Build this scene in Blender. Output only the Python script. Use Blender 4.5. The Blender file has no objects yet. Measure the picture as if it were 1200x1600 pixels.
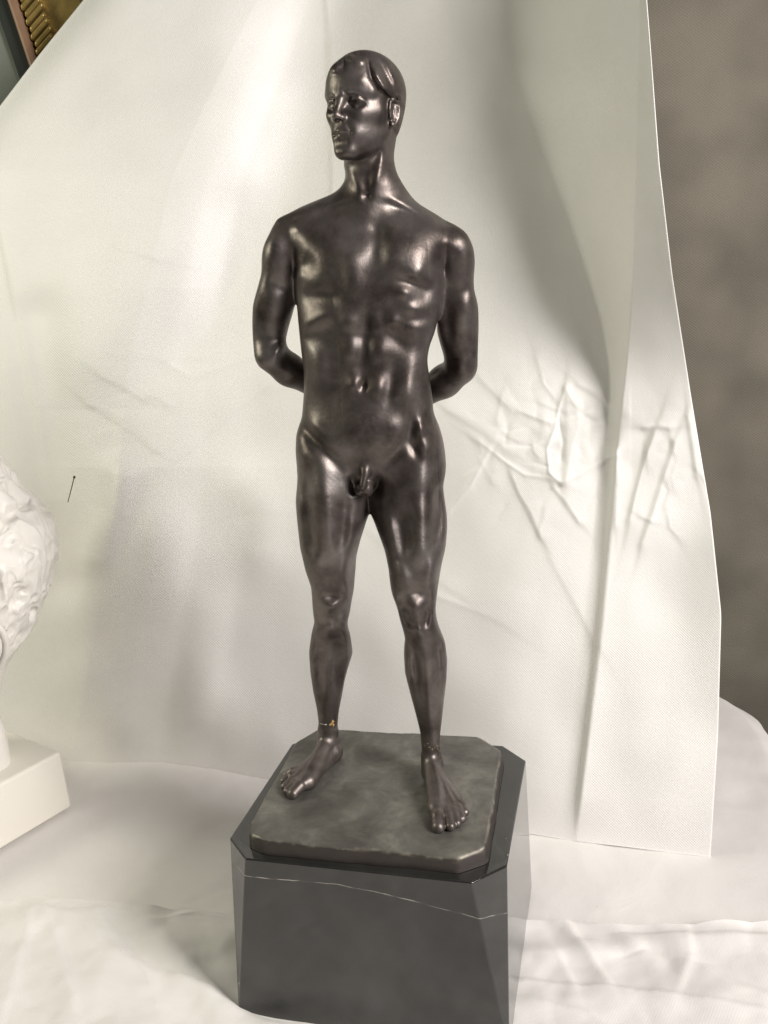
import bpy, bmesh, math, random
import numpy as np
from mathutils import Vector, Matrix, noise
from mathutils.bvhtree import BVHTree

# ------------------------------------------------------------------ scale, camera
S = 0.20                                   # metres per block width; everything below is laid out in block widths
F_PX = 1401.0                              # focal length for a 1200 x 1600 frame
CAM = np.array([0.0674, -3.0257, 1.9408])
PITCH, ROLL = 0.2631, -0.0680
_cp, _sp, _cr, _sr = math.cos(PITCH), math.sin(PITCH), math.cos(ROLL), math.sin(ROLL)
FWD = np.array([0, _cp, -_sp])
_up = np.array([0, _sp, _cp]); _rt = np.array([1.0, 0, 0])
RGT = _cr * _rt + _sr * _up
UPV = -_sr * _rt + _cr * _up

scene = bpy.context.scene
COL = scene.collection
cam_data = bpy.data.cameras.new('camera')
cam = bpy.data.objects.new('camera', cam_data); COL.objects.link(cam)
m = Matrix.Identity(4)
for i in range(3):
    m[i][0] = RGT[i]; m[i][1] = UPV[i]; m[i][2] = -FWD[i]; m[i][3] = CAM[i] * S
cam.matrix_world = m
cam_data.sensor_fit = 'VERTICAL'; cam_data.sensor_height = 24.0; cam_data.lens = 24.0 * F_PX / 1600.0
cam_data.clip_start = 0.01; cam_data.clip_end = 50
scene.camera = cam

# ------------------------------------------------------------------ light
world = bpy.data.worlds.new('World'); scene.world = world; world.use_nodes = True
bg = world.node_tree.nodes['Background']
bg.inputs['Color'].default_value = (0.82, 0.81, 0.76, 1); bg.inputs['Strength'].default_value = 0.055

def area(name, loc, target, size, power, color, size_y=None):
    d = bpy.data.lights.new(name, 'AREA'); d.energy = power; d.color = color
    d.shape = 'RECTANGLE'; d.size = size * S; d.size_y = (size_y or size) * S
    o = bpy.data.objects.new(name, d); COL.objects.link(o)
    o.location = Vector(loc) * S
    o.rotation_euler = (Vector(target) - Vector(loc)).to_track_quat('-Z', 'Y').to_euler()
    return o
area('window_light', (5.4, -4.6, 5.0), (0, 0.2, 0.6), 2.5, 35, (1.0, 0.95, 0.905), 3.0)
area('low_window_light', (6.0, -5.8, 2.8), (0, 0.3, 1.2), 2.2, 8, (0.95, 0.96, 1.0), 2.6)
area('garden_window_light', (-6.4, 0.3, 3.8), (-0.6, 0.6, 0.9), 2.2, 8.5, (1.0, 0.99, 0.80), 2.6)

scene.view_settings.view_transform = 'Standard'; scene.view_settings.look = 'None'
scene.view_settings.exposure = 0.08; scene.view_settings.gamma = 1.0
scene.view_settings.use_curve_mapping = False
scene.cycles.use_denoising = True
scene.cycles.max_bounces = 5

# ------------------------------------------------------------------ helpers
def ray(u, v):
    return FWD * F_PX + RGT * (u - 600.0) + UPV * (800.0 - v)
def P(u, v, y):
    d = ray(u, v); return CAM + d * ((y - CAM[1]) / d[1])
def onz(u, v, z):
    d = ray(u, v); return CAM + d * ((z - CAM[2]) / d[2])
def project(X):
    d = X - CAM; z = d @ FWD
    return 600 + F_PX * (d @ RGT) / z, 800 - F_PX * (d @ UPV) / z

def link_mesh(name, verts, faces, mat, parent=None, smooth=True, uv=None):
    me = bpy.data.meshes.new(name)
    me.from_pydata([tuple(map(float, p)) for p in np.asarray(verts) * S], [], faces)
    if smooth: me.polygons.foreach_set('use_smooth', [True] * len(me.polygons))
    if uv is not None:
        l = me.uv_layers.new(name='UVMap')
        vi = np.empty(len(me.loops), np.int32); me.loops.foreach_get('vertex_index', vi)
        l.data.foreach_set('uv', np.asarray(uv, np.float32)[vi].ravel())
    me.materials.append(mat); me.update()
    o = bpy.data.objects.new(name, me); COL.objects.link(o)
    if parent is not None: o.parent = parent
    return o
def empty(name, loc=(0, 0, 0)):
    o = bpy.data.objects.new(name, None); COL.objects.link(o); o.location = Vector(loc) * S
    o.empty_display_size = 0.02
    return o
def adopt(child, parent):
    child.parent = parent; child.matrix_parent_inverse = Matrix.Translation(-parent.location)
def tag(o, label, cat, kind=None):
    o['label'] = label; o['category'] = cat
    if kind: o['kind'] = kind

def mat(name):
    m = bpy.data.materials.new(name); m.use_nodes = True
    nt = m.node_tree; b = nt.nodes['Principled BSDF']
    return m, nt, b
def N(nt, typ, **kw):
    n = nt.nodes.new(typ)
    for k, v in kw.items():
        if k in n.inputs: n.inputs[k].default_value = v
        else: setattr(n, k, v)
    return n
def ramp(nt, fac, stops):
    r = nt.nodes.new('ShaderNodeValToRGB')
    e = r.color_ramp.elements
    while len(e) < len(stops): e.new(0.5)
    for el, (p, c) in zip(e, stops):
        el.position = p; el.color = (*c, 1) if len(c) == 3 else c
    nt.links.new(fac, r.inputs['Fac'])
    return r

# ------------------------------------------------------------------ materials
def cloth_material(name, base, weave=3300.0, weave_strength=0.25, rough=0.55, crease=0.0, specks=True, mottle=0.07):
    m, nt, b = mat(name); L = nt.links.new
    tc = N(nt, 'ShaderNodeTexCoord')
    n1 = N(nt, 'ShaderNodeTexNoise', Scale=7.0, Detail=2.0)
    L(tc.outputs['UV'], n1.inputs['Vector'])
    dark = tuple(c * (1 - mottle) for c in base)
    r = ramp(nt, n1.outputs['Fac'], [(0.35, dark), (0.65, base)])
    col = r.outputs['Color']
    if specks:
        vo = N(nt, 'ShaderNodeTexVoronoi', Scale=34.0, Randomness=1.0)
        L(tc.outputs['UV'], vo.inputs['Vector'])
        rs = ramp(nt, vo.outputs['Distance'], [(0.018, (0.25, 0.22, 0.18)), (0.034, (1, 1, 1))])
        ns = N(nt, 'ShaderNodeTexNoise', Scale=9.0)
        L(tc.outputs['UV'], ns.inputs['Vector'])
        rg = ramp(nt, ns.outputs['Fac'], [(0.56, (0, 0, 0)), (0.6, (1, 1, 1))])
        mx = N(nt, 'ShaderNodeMix', data_type='RGBA', blend_type='MULTIPLY')
        L(rg.outputs['Color'], mx.inputs[0]); L(col, mx.inputs[6]); L(rs.outputs['Color'], mx.inputs[7])
        col = mx.outputs[2]
    L(col, b.inputs['Base Color'])
    b.inputs['Roughness'].default_value = rough
    b.inputs['Specular IOR Level'].default_value = 0.45
    b.inputs['Sheen Weight'].default_value = 0.15
    # twill weave + fibre noise as fine relief
    mp = N(nt, 'ShaderNodeMapping'); mp.inputs['Rotation'].default_value = (0, 0, math.radians(38))
    L(tc.outputs['UV'], mp.inputs['Vector'])
    w1 = N(nt, 'ShaderNodeTexWave', Scale=weave / 20.0, Distortion=0.0); w1.bands_direction = 'X'
    w2 = N(nt, 'ShaderNodeTexWave', Scale=weave / 20.0, Distortion=0.0); w2.bands_direction = 'Y'
    L(mp.outputs['Vector'], w1.inputs['Vector']); L(mp.outputs['Vector'], w2.inputs['Vector'])
    ad = N(nt, 'ShaderNodeMath', operation='ADD'); L(w1.outputs['Fac'], ad.inputs[0]); L(w2.outputs['Fac'], ad.inputs[1])
    n2 = N(nt, 'ShaderNodeTexNoise', Scale=330.0, Detail=3.0); L(tc.outputs['UV'], n2.inputs['Vector'])
    ad2 = N(nt, 'ShaderNodeMath', operation='MULTIPLY_ADD'); ad2.inputs[1].default_value = 2.6; L(n2.outputs['Fac'], ad2.inputs[0]); L(ad.outputs[0], ad2.inputs[2])
    bp = N(nt, 'ShaderNodeBump', Strength=weave_strength, Distance=0.0007)
    L(ad2.outputs[0], bp.inputs['Height'])
    last = bp
    if crease > 0:
        n3 = N(nt, 'ShaderNodeTexNoise', Scale=16.0, Detail=4.0, Distortion=0.6); L(tc.outputs['UV'], n3.inputs['Vector'])
        bp2 = N(nt, 'ShaderNodeBump', Strength=crease, Distance=0.004)
        L(n3.outputs['Fac'], bp2.inputs['Height']); L(bp.outputs['Normal'], bp2.inputs['Normal']); last = bp2
    L(last.outputs['Normal'], b.inputs['Normal'])
    return m

M_SHEET = cloth_material('white_satin_cloth', (0.82, 0.80, 0.77), weave_strength=0.2, rough=0.45, crease=0.10, specks=False)
M_FLOOR = cloth_material('white_table_cloth', (0.755, 0.727, 0.702), weave_strength=0.08, rough=0.7, crease=0.3)
M_WALLC = cloth_material('grey_wall_cloth', (0.215, 0.192, 0.150), weave=2100, weave_strength=0.35, rough=0.85, crease=0.3, specks=False, mottle=0.34)

def bronze_material():
    m, nt, b = mat('patinated_bronze'); L = nt.links.new
    tc = N(nt, 'ShaderNodeTexCoord')
    n1 = N(nt, 'ShaderNodeTexNoise', Scale=30.0, Detail=6.0, Roughness=0.62, Distortion=0.3)
    L(tc.outputs['Object'], n1.inputs['Vector'])
    r = ramp(nt, n1.outputs['Fac'], [(0.32, (0.062, 0.048, 0.042)), (0.5, (0.128, 0.107, 0.098)), (0.68, (0.190, 0.168, 0.157))])
    L(r.outputs['Color'], b.inputs['Base Color'])
    b.inputs['Metallic'].default_value = 0.75
    n2 = N(nt, 'ShaderNodeTexNoise', Scale=120.0, Detail=5.0)
    L(tc.outputs['Object'], n2.inputs['Vector'])
    rr = N(nt, 'ShaderNodeMapRange'); rr.inputs['To Min'].default_value = 0.33; rr.inputs['To Max'].default_value = 0.52
    L(n2.outputs['Fac'], rr.inputs['Value']); L(rr.outputs['Result'], b.inputs['Roughness'])
    n3 = N(nt, 'ShaderNodeTexNoise', Scale=420.0, Detail=4.0); L(tc.outputs['Object'], n3.inputs['Vector'])
    bp = N(nt, 'ShaderNodeBump', Strength=0.2, Distance=0.0006); L(n3.outputs['Fac'], bp.inputs['Height'])
    L(bp.outputs['Normal'], b.inputs['Normal'])
    return m
M_BRONZE = bronze_material()

def plate_material():
    m, nt, b = mat('dusty_bronze_plate'); L = nt.links.new
    tc = N(nt, 'ShaderNodeTexCoord')
    n1 = N(nt, 'ShaderNodeTexNoise', Scale=26.0, Detail=7.0, Roughness=0.65, Distortion=0.4)
    L(tc.outputs['Object'], n1.inputs['Vector'])
    r = ramp(nt, n1.outputs['Fac'], [(0.3, (0.075, 0.071, 0.063)), (0.5, (0.138, 0.132, 0.117)), (0.7, (0.240, 0.230, 0.200))])
    # dust lies on what faces up
    ge = N(nt, 'ShaderNodeNewGeometry'); sx = N(nt, 'ShaderNodeSeparateXYZ'); L(ge.outputs['Normal'], sx.inputs[0])
    rz = ramp(nt, sx.outputs['Z'], [(0.55, (0, 0, 0)), (0.95, (1, 1, 1))])
    mx = N(nt, 'ShaderNodeMix', data_type='RGBA'); mx.inputs[6].default_value = (0.06, 0.05, 0.045, 1)
    L(rz.outputs['Color'], mx.inputs[0]); L(r.outputs['Color'], mx.inputs[7])
    # rubbed, paler edges
    rp = ramp(nt, ge.outputs['Pointiness'], [(0.515, (0, 0, 0)), (0.56, (1, 1, 1))])
    np_ = N(nt, 'ShaderNodeTexNoise', Scale=90.0, Detail=3.0); L(tc.outputs['Object'], np_.inputs['Vector'])
    rq = ramp(nt, np_.outputs['Fac'], [(0.45, (0, 0, 0)), (0.6, (0.8, 0.8, 0.8))])
    mq = N(nt, 'ShaderNodeMath', operation='MULTIPLY'); L(rp.outputs['Color'], mq.inputs[0]); L(rq.outputs['Color'], mq.inputs[1])
    mw = N(nt, 'ShaderNodeMix', data_type='RGBA'); mw.inputs[7].default_value = (0.42, 0.39, 0.30, 1)
    L(mq.outputs[0], mw.inputs[0]); L(mx.outputs[2], mw.inputs[6])
    L(mw.outputs[2], b.inputs['Base Color'])
    b.inputs['Metallic'].default_value = 0.45; b.inputs['Roughness'].default_value = 0.5
    n3 = N(nt, 'ShaderNodeTexNoise', Scale=160.0, Detail=6.0); L(tc.outputs['Object'], n3.inputs['Vector'])
    bp = N(nt, 'ShaderNodeBump', Strength=0.25, Distance=0.0012); L(n3.outputs['Fac'], bp.inputs['Height'])
    L(bp.outputs['Normal'], b.inputs['Normal'])
    return m
M_PLATE = plate_material()

def marble_material():
    m, nt, b = mat('black_marble'); L = nt.links.new
    tc = N(nt, 'ShaderNodeTexCoord')
    n1 = N(nt, 'ShaderNodeTexNoise', Scale=14.0, Detail=8.0, Roughness=0.6, Distortion=0.5)
    L(tc.outputs['Object'], n1.inputs['Vector'])
    r = ramp(nt, n1.outputs['Fac'], [(0.35, (0.014, 0.014, 0.0135)), (0.7, (0.030, 0.029, 0.027))])
    # scattered short white flecks
    vo = N(nt, 'ShaderNodeTexVoronoi', Scale=70.0); L(tc.outputs['Object'], vo.inputs['Vector'])
    rs = ramp(nt, vo.outputs['Distance'], [(0.05, (0.8, 0.8, 0.8)), (0.10, (0, 0, 0))])
    ns = N(nt, 'ShaderNodeTexNoise', Scale=12.0); L(tc.outputs['Object'], ns.inputs['Vector'])
    rg = ramp(nt, ns.outputs['Fac'], [(0.54, (0, 0, 0)), (0.62, (1, 1, 1))])
    mu = N(nt, 'ShaderNodeMath', operation='MULTIPLY'); L(rs.outputs['Color'], mu.inputs[0]); L(rg.outputs['Color'], mu.inputs[1])
    mx = N(nt, 'ShaderNodeMix', data_type='RGBA'); mx.inputs[7].default_value = (0.42, 0.41, 0.38, 1)
    L(mu.outputs[0], mx.inputs[0]); L(r.outputs['Color'], mx.inputs[6])
    # the long pale vein that crosses the front
    sx = N(nt, 'ShaderNodeSeparateXYZ'); L(tc.outputs['Object'], sx.inputs[0])
    nv = N(nt, 'ShaderNodeTexNoise', Scale=22.0, Detail=4.0); L(tc.outputs['Object'], nv.inputs['Vector'])
    xx = N(nt, 'ShaderNodeMath', operation='MULTIPLY'); L(sx.outputs['X'], xx.inputs[0]); L(sx.outputs['X'], xx.inputs[1])
    e = N(nt, 'ShaderNodeMath', operation='MULTIPLY_ADD'); L(sx.outputs['X'], e.inputs[0]); e.inputs[1].default_value = 0.080
    L(sx.outputs['Z'], e.inputs[2])
    e1 = N(nt, 'ShaderNodeMath', operation='MULTIPLY_ADD'); L(xx.outputs[0], e1.inputs[0]); e1.inputs[1].default_value = 0.9; L(e.outputs[0], e1.inputs[2])
    e2 = N(nt, 'ShaderNodeMath', operation='MULTIPLY_ADD'); L(nv.outputs['Fac'], e2.inputs[0]); e2.inputs[1].default_value = 0.008; L(e1.outputs[0], e2.inputs[2])
    e3 = N(nt, 'ShaderNodeMath', operation='ADD'); L(e2.outputs[0], e3.inputs[0]); e3.inputs[1].default_value = 0.0108
    e4 = N(nt, 'ShaderNodeMath', operation='ABSOLUTE'); L(e3.outputs[0], e4.inputs[0])
    rv = N(nt, 'ShaderNodeMapRange'); L(e4.outputs[0], rv.inputs['Value'])
    for nm, vl in (('From Min', 0.0001), ('From Max', 0.00045), ('To Min', 1.0), ('To Max', 0.0)): rv.inputs[nm].default_value = vl
    nb = N(nt, 'ShaderNodeTexNoise', Scale=70.0, Detail=3.0); L(tc.outputs['Object'], nb.inputs['Vector'])
    rb = ramp(nt, nb.outputs['Fac'], [(0.40, (0.06, 0.06, 0.06)), (0.62, (0.8, 0.8, 0.8))])
    mv = N(nt, 'ShaderNodeMath', operation='MULTIPLY'); L(rv.outputs['Result'], mv.inputs[0]); L(rb.outputs['Color'], mv.inputs[1])
    mx2 = N(nt, 'ShaderNodeMix', data_type='RGBA'); mx2.inputs[7].default_value = (0.5, 0.48, 0.43, 1)
    L(mv.outputs[0], mx2.inputs[0]); L(mx.outputs[2], mx2.inputs[6])
    L(mx2.outputs[2], b.inputs['Base Color'])
    n4 = N(nt, 'ShaderNodeTexNoise', Scale=60.0, Detail=5.0); L(tc.outputs['Object'], n4.inputs['Vector'])
    rr = N(nt, 'ShaderNodeMapRange'); rr.inputs['To Min'].default_value = 0.05; rr.inputs['To Max'].default_value = 0.055
    L(n4.outputs['Fac'], rr.inputs['Value']); L(rr.outputs['Result'], b.inputs['Roughness'])
    b.inputs['IOR'].default_value = 1.68
    return m
M_MARBLE = marble_material()

def simple(name, col, rough=0.5, metal=0.0, noise_scale=None, amount=0.25, bump=0.0, bump_scale=80):
    m, nt, b = mat(name); L = nt.links.new
    tc = N(nt, 'ShaderNodeTexCoord')
    n1 = N(nt, 'ShaderNodeTexNoise', Scale=noise_scale or 30.0, Detail=5.0); L(tc.outputs['Object'], n1.inputs['Vector'])
    r = ramp(nt, n1.outputs['Fac'], [(0.3, tuple(c * (1 - amount) for c in col)), (0.7, col)])
    L(r.outputs['Color'], b.inputs['Base Color'])
    b.inputs['Roughness'].default_value = rough; b.inputs['Metallic'].default_value = metal
    if bump:
        n2 = N(nt, 'ShaderNodeTexNoise', Scale=bump_scale, Detail=4.0); L(tc.outputs['Object'], n2.inputs['Vector'])
        bp = N(nt, 'ShaderNodeBump', Strength=bump, Distance=0.001); L(n2.outputs['Fac'], bp.inputs['Height'])
        L(bp.outputs['Normal'], b.inputs['Normal'])
    return m
M_PLASTER = simple('white_plaster', (0.76, 0.73, 0.68), 0.45, 0, 25, 0.06, 0.2, 60)
M_PEDESTAL = simple('ivory_paint', (0.78, 0.745, 0.67), 0.35, 0, 12, 0.05, 0.06, 40)
M_GILT = simple('gilded_wood', (0.46, 0.33, 0.11), 0.35, 0.6, 60, 0.4, 0.3, 200)
M_WOOD = simple('brown_frame_wood', (0.30, 0.17, 0.10), 0.5, 0, 40, 0.35)
M_DARK = simple('black_green_rebate', (0.012, 0.016, 0.012), 0.7, 0, 20, 0.3)
M_CANVAS = simple('grey_green_panel', (0.17, 0.19, 0.16), 0.7, 0, 14, 0.25)
M_STEEL = simple('dull_steel', (0.10, 0.09, 0.08), 0.45, 0.7, 50, 0.2)
M_SOLDER = simple('bare_brass_chip', (0.65, 0.42, 0.16), 0.55, 0.3, 200, 0.3)
M_PALE = simple('pale_crack', (0.6, 0.57, 0.5), 0.6, 0, 200, 0.3)
M_SOLDERDARK = simple('dull_solder', (0.26, 0.19, 0.11), 0.5, 0.4, 200, 0.4)
M_TABLE = simple('table_board', (0.35, 0.28, 0.2), 0.6)

# ------------------------------------------------------------------ implicit sculpting
def smin(a, b, k):
    h = np.maximum(k - np.abs(a - b), 0) / k
    return np.minimum(a, b) - h * h * (k * 0.25)
def smax(a, b, k): return -smin(-a, -b, k)
def axis(segs):
    out = [segs[0][0]]
    for a, b, s in segs:
        n = max(1, int(round((b - a) / s)))
        out += list(a + (b - a) * np.arange(1, n + 1) / n)
    return np.array(out, np.float32)
def smooth_table(z, val, zz, w):
    o = np.argsort(z); t = np.interp(zz, np.asarray(z)[o], np.asarray(val)[o])
    k = max(1, int(w / (zz[1] - zz[0])))
    ker = np.hanning(2 * k + 3)[1:-1]; ker /= ker.sum()
    pad = np.pad(t, len(ker) // 2, mode='reflect', reflect_type='odd')
    return np.convolve(pad, ker, 'valid')

class Sculpt:
    def __init__(s, xs, ys, zs):
        s.xs, s.ys, s.zs = xs, ys, zs
        s.F = np.full((len(xs), len(ys), len(zs)), 0.5, np.float32)
    def box(s, lo, hi):
        r = []
        for ax, a, b in zip((s.xs, s.ys, s.zs), lo, hi):
            i0 = max(0, int(np.searchsorted(ax, a)) - 1); i1 = min(len(ax), int(np.searchsorted(ax, b)) + 1)
            r.append(slice(i0, max(i0 + 1, i1)))
        return tuple(r)
    def grid(s, sl):
        return s.xs[sl[0]][:, None, None], s.ys[sl[1]][None, :, None], s.zs[sl[2]][None, None, :]
    def put(s, sl, d, k, sub=False):
        d = d.astype(np.float32)
        if sub: s.F[sl] = smax(s.F[sl], -d, k)
        else: s.F[sl] = smin(s.F[sl], d, k)
    def cone(s, a, b, ra, rb, k=0.02, sub=False, squash=None):
        """tapered capsule; squash=(axis vector, factor) flattens it along that axis"""
        a = np.asarray(a, float); b = np.asarray(b, float); R = max(ra, rb) + 0.06
        if squash is not None: R *= max(1.0, squash[1])
        sl = s.box(np.minimum(a, b) - R, np.maximum(a, b) + R); X, Y, Z = s.grid(sl)
        px, py, pz = X - a[0], Y - a[1], Z - a[2]; ba = b - a
        h = np.clip((px * ba[0] + py * ba[1] + pz * ba[2]) / max(1e-9, ba @ ba), 0, 1)
        qx, qy, qz = px - h * ba[0], py - h * ba[1], pz - h * ba[2]
        if squash is not None:
            n = np.asarray(squash[0], float); n = n / np.linalg.norm(n)
            t = (qx * n[0] + qy * n[1] + qz * n[2]) * (1 / squash[1] - 1)
            qx, qy, qz = qx + t * n[0], qy + t * n[1], qz + t * n[2]
        d = np.sqrt(qx * qx + qy * qy + qz * qz) - (ra + (rb - ra) * h)
        if squash is not None and squash[1] < 1: d = d * (squash[1] * 0.5 + 0.5)
        s.put(sl, d, k, sub)
    def ball(s, c, r, k=0.02, sub=False, M=None):
        """ellipsoid with radii r in frame M (rows = local axes)"""
        c = np.asarray(c, float); r = np.asarray(r, float) * np.ones(3); R = r.max() + 0.06
        sl = s.box(c - R, c + R); X, Y, Z = s.grid(sl)
        x, y, z = X - c[0], Y - c[1], Z - c[2]
        if M is not None:
            x, y, z = [M[i][0] * x + M[i][1] * y + M[i][2] * z for i in range(3)]
        k0 = np.sqrt((x / r[0]) ** 2 + (y / r[1]) ** 2 + (z / r[2]) ** 2)
        k1 = np.sqrt((x / r[0] ** 2) ** 2 + (y / r[1] ** 2) ** 2 + (z / r[2] ** 2) ** 2)
        s.put(sl, k0 * (k0 - 1) / np.maximum(k1, 1e-4), k, sub)
    def loft(s, left, right, prof, k=0.03, n=2.2, cap=0.04, w=0.03, skew=0.0):
        """left/right: [(v,u)..] outline; prof: [(v, y centre, front depth, back depth)..]"""
        prof = np.array(prof, float); yv = lambda v: np.interp(v, prof[:, 0], prof[:, 1])
        Lp = np.array([P(u, v, yv(v)) for v, u in left]); Rp = np.array([P(u, v, yv(v)) for v, u in right])
        mid = lambda v: 0.5 * (np.interp(v, *zip(*left)) + np.interp(v, *zip(*right)))
        Cp = np.array([P(mid(v), v, y) for v, y, _, _ in prof])
        z0 = max(Lp[:, 2].min(), Rp[:, 2].min()); z1 = min(Lp[:, 2].max(), Rp[:, 2].max())
        zz = np.linspace(z0, z1, 400)
        xl = smooth_table(Lp[:, 2], Lp[:, 0], zz, w); xr = smooth_table(Rp[:, 2], Rp[:, 0], zz, w)
        yc = smooth_table(Cp[:, 2], prof[:, 1], zz, 2 * w)
        bf = smooth_table(Cp[:, 2], prof[:, 2], zz, 2 * w); bb = smooth_table(Cp[:, 2], prof[:, 3], zz, 2 * w)
        sl = s.box((xl.min() - .08, (yc - bf).min() - .08, z0 - .1), (xr.max() + .08, (yc + bb).max() + .08, z1 + .1))
        X, Y, Z = s.grid(sl); zf = Z.ravel()
        g = lambda t: np.interp(zf, zz, t)[None, None, :]
        a = np.maximum((g(xr) - g(xl)) / 2, 0.01); dx = X - (g(xr) + g(xl)) / 2; dy = Y - g(yc) + skew * dx
        b = np.where(dy < 0, g(bf), g(bb))
        qx, qy = np.abs(dx) / a, np.abs(dy) / b
        k0 = (qx ** n + qy ** n) ** (1 / n)
        k1 = np.sqrt((qx / a) ** 2 + (qy / b) ** 2)
        d = k0 * (k0 - 1) / np.maximum(k1, 1e-3)
        dz = np.maximum(z0 - Z, Z - z1)
        d = smax(d, dz + cap * 0.0, cap)
        s.put(sl, d, k)
    def blur(s, sl, times=1):
        for _ in range(times):
            for ax in range(3):
                G = s.F[sl]; c = [slice(None)] * 3; lo = list(c); hi = list(c)
                c[ax] = slice(1, -1); lo[ax] = slice(0, -2); hi[ax] = slice(2, None)
                G[tuple(c)] = .5 * G[tuple(c)] + .25 * (G[tuple(lo)] + G[tuple(hi)])
    def band(s, width):
        """nodes near the surface with position, outward normal"""
        I = np.argwhere(np.abs(s.F[1:-1, 1:-1, 1:-1]) < width) + 1
        i, j, l = I.T
        F = s.F
        gx = (F[i + 1, j, l] - F[i - 1, j, l]) / (s.xs[i + 1] - s.xs[i - 1])
        gy = (F[i, j + 1, l] - F[i, j - 1, l]) / (s.ys[j + 1] - s.ys[j - 1])
        gz = (F[i, j, l + 1] - F[i, j, l - 1]) / (s.zs[l + 1] - s.zs[l - 1])
        n = np.stack([gx, gy, gz], -1); n /= np.maximum(np.linalg.norm(n, axis=1, keepdims=True), 1e-6)
        X = np.stack([s.xs[i], s.ys[j], s.zs[l]], -1).astype(np.float64)
        return (i, j, l), X, n
    def mesh(s):
        F = s.F; inside = (F < 0)
        c = np.zeros(tuple(n - 1 for n in F.shape), np.uint8)
        offs = [(a, b, d) for a in (0, 1) for b in (0, 1) for d in (0, 1)]
        nx, ny, nz = F.shape
        for a, b, d in offs: c += inside[a:nx - 1 + a, b:ny - 1 + b, d:nz - 1 + d]
        act = (c > 0) & (c < 8)
        I = np.argwhere(act); i, j, l = I.T
        idx = np.full(act.shape, -1, np.int32); idx[i, j, l] = np.arange(len(I))
        V = np.stack([F[i + a, j + b, l + d] for a, b, d in offs], 1)          # corner values
        acc = np.zeros((len(I), 3)); cnt = np.zeros(len(I))
        O = np.array(offs)
        for p in range(8):
            for q in range(p + 1, 8):
                if np.abs(O[p] - O[q]).sum() != 1: continue
                cr = (V[:, p] < 0) != (V[:, q] < 0)
                t = np.where(cr, V[:, p] / np.where(cr, V[:, p] - V[:, q], 1), 0)
                pt = O[p] + t[:, None] * (O[q] - O[p])
                acc[cr] += pt[cr]; cnt += cr
        fr = acc / cnt[:, None]
        ex = lambda ax, k, f: ax[k] + f * (ax[k + 1] - ax[k])
        verts = np.stack([ex(s.xs, i, fr[:, 0]), ex(s.ys, j, fr[:, 1]), ex(s.zs, l, fr[:, 2])], -1)
        V8 = V.reshape(-1, 2, 2, 2)
        fx, fy, fz = fr[:, 0], fr[:, 1], fr[:, 2]
        nrm = np.stack([(V8[:, 1] - V8[:, 0]).mean((1, 2)) / (s.xs[i + 1] - s.xs[i]),
                        (V8[:, :, 1] - V8[:, :, 0]).mean((1, 2)) / (s.ys[j + 1] - s.ys[j]),
                        (V8[:, :, :, 1] - V8[:, :, :, 0]).mean((1, 2)) / (s.zs[l + 1] - s.zs[l])], -1)
        nrm /= np.maximum(np.linalg.norm(nrm, axis=1, keepdims=True), 1e-9)
        quads = []
        for ax in range(3):
            sh = [slice(1, -1)] * 3; sh[ax] = slice(None)
            A = inside[tuple(slice(0, -1) if d == ax else slice(1, -1) for d in range(3))]
            B = inside[tuple(slice(1, None) if d == ax else slice(1, -1) for d in range(3))]
            for sgn in (0, 1):
                E = np.argwhere((A & ~B) if sgn == 0 else (~A & B))
                if not len(E): continue
                e = E.copy(); o = [d for d in range(3) if d != ax]
                e[:, o[0]] += 1; e[:, o[1]] += 1            # node index
                def cell(d0, d1):
                    q = e.copy(); q[:, o[0]] -= d0; q[:, o[1]] -= d1
                    return idx[q[:, 0], q[:, 1], q[:, 2]]
                Q = np.stack([cell(1, 1), cell(0, 1), cell(0, 0), cell(1, 0)], 1)
                flip = (sgn == 1) ^ (ax == 1)
                quads.append(Q[:, ::-1] if flip else Q)
        Q = np.concatenate(quads); Q = Q[(Q >= 0).all(1)]
        return verts, nrm, Q, (i, j, l)

def mesh_from_quads(name, verts, nrm, Q, mat, parent=None):
    used, inv = np.unique(Q.ravel(), return_inverse=True)
    v = (verts[used] * S).astype(np.float32); q = inv.reshape(-1, 4).astype(np.int32)
    me = bpy.data.meshes.new(name)
    me.vertices.add(len(v)); me.vertices.foreach_set('co', v.ravel())
    me.loops.add(q.size); me.loops.foreach_set('vertex_index', q.ravel())
    me.polygons.add(len(q)); me.polygons.foreach_set('loop_start', np.arange(0, q.size, 4, dtype=np.int32))
    me.polygons.foreach_set('use_smooth', np.ones(len(q), bool))
    me.update(calc_edges=True)
    if nrm is not None: me.normals_split_custom_set_from_vertices([tuple(x) for x in nrm[used].tolist()])
    me.materials.append(mat)
    o = bpy.data.objects.new(name, me); COL.objects.link(o)
    if parent is not None: adopt(o, parent)
    return o

# ------------------------------------------------------------------ setting: wall, table, cloths
ZF = -0.677                                 # table level; the top of the marble block is z = 0
def grid_faces(nu, nv):
    return [(i * nv + j, (i + 1) * nv + j, (i + 1) * nv + j + 1, i * nv + j + 1) for i in range(nu - 1) for j in range(nv - 1)]
def fbm(x, y, z, octs=4):
    return noise.fractal(Vector((x, y, z)), 1.0, 2.0, octs)
def sstep(a, b, x):
    t = np.clip((x - a) / (b - a), 0, 1); return t * t * (3 - 2 * t)
def seg_dist(u, v, pts):
    best = np.full(u.shape, 1e9)
    for a, b in zip(pts[:-1], pts[1:]):
        a = np.array(a, float); ab = np.array(b, float) - a
        h = np.clip(((u - a[0]) * ab[0] + (v - a[1]) * ab[1]) / (ab @ ab), 0, 1)
        best = np.minimum(best, np.hypot(u - a[0] - h * ab[0], v - a[1] - h * ab[1]))
    return best

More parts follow.
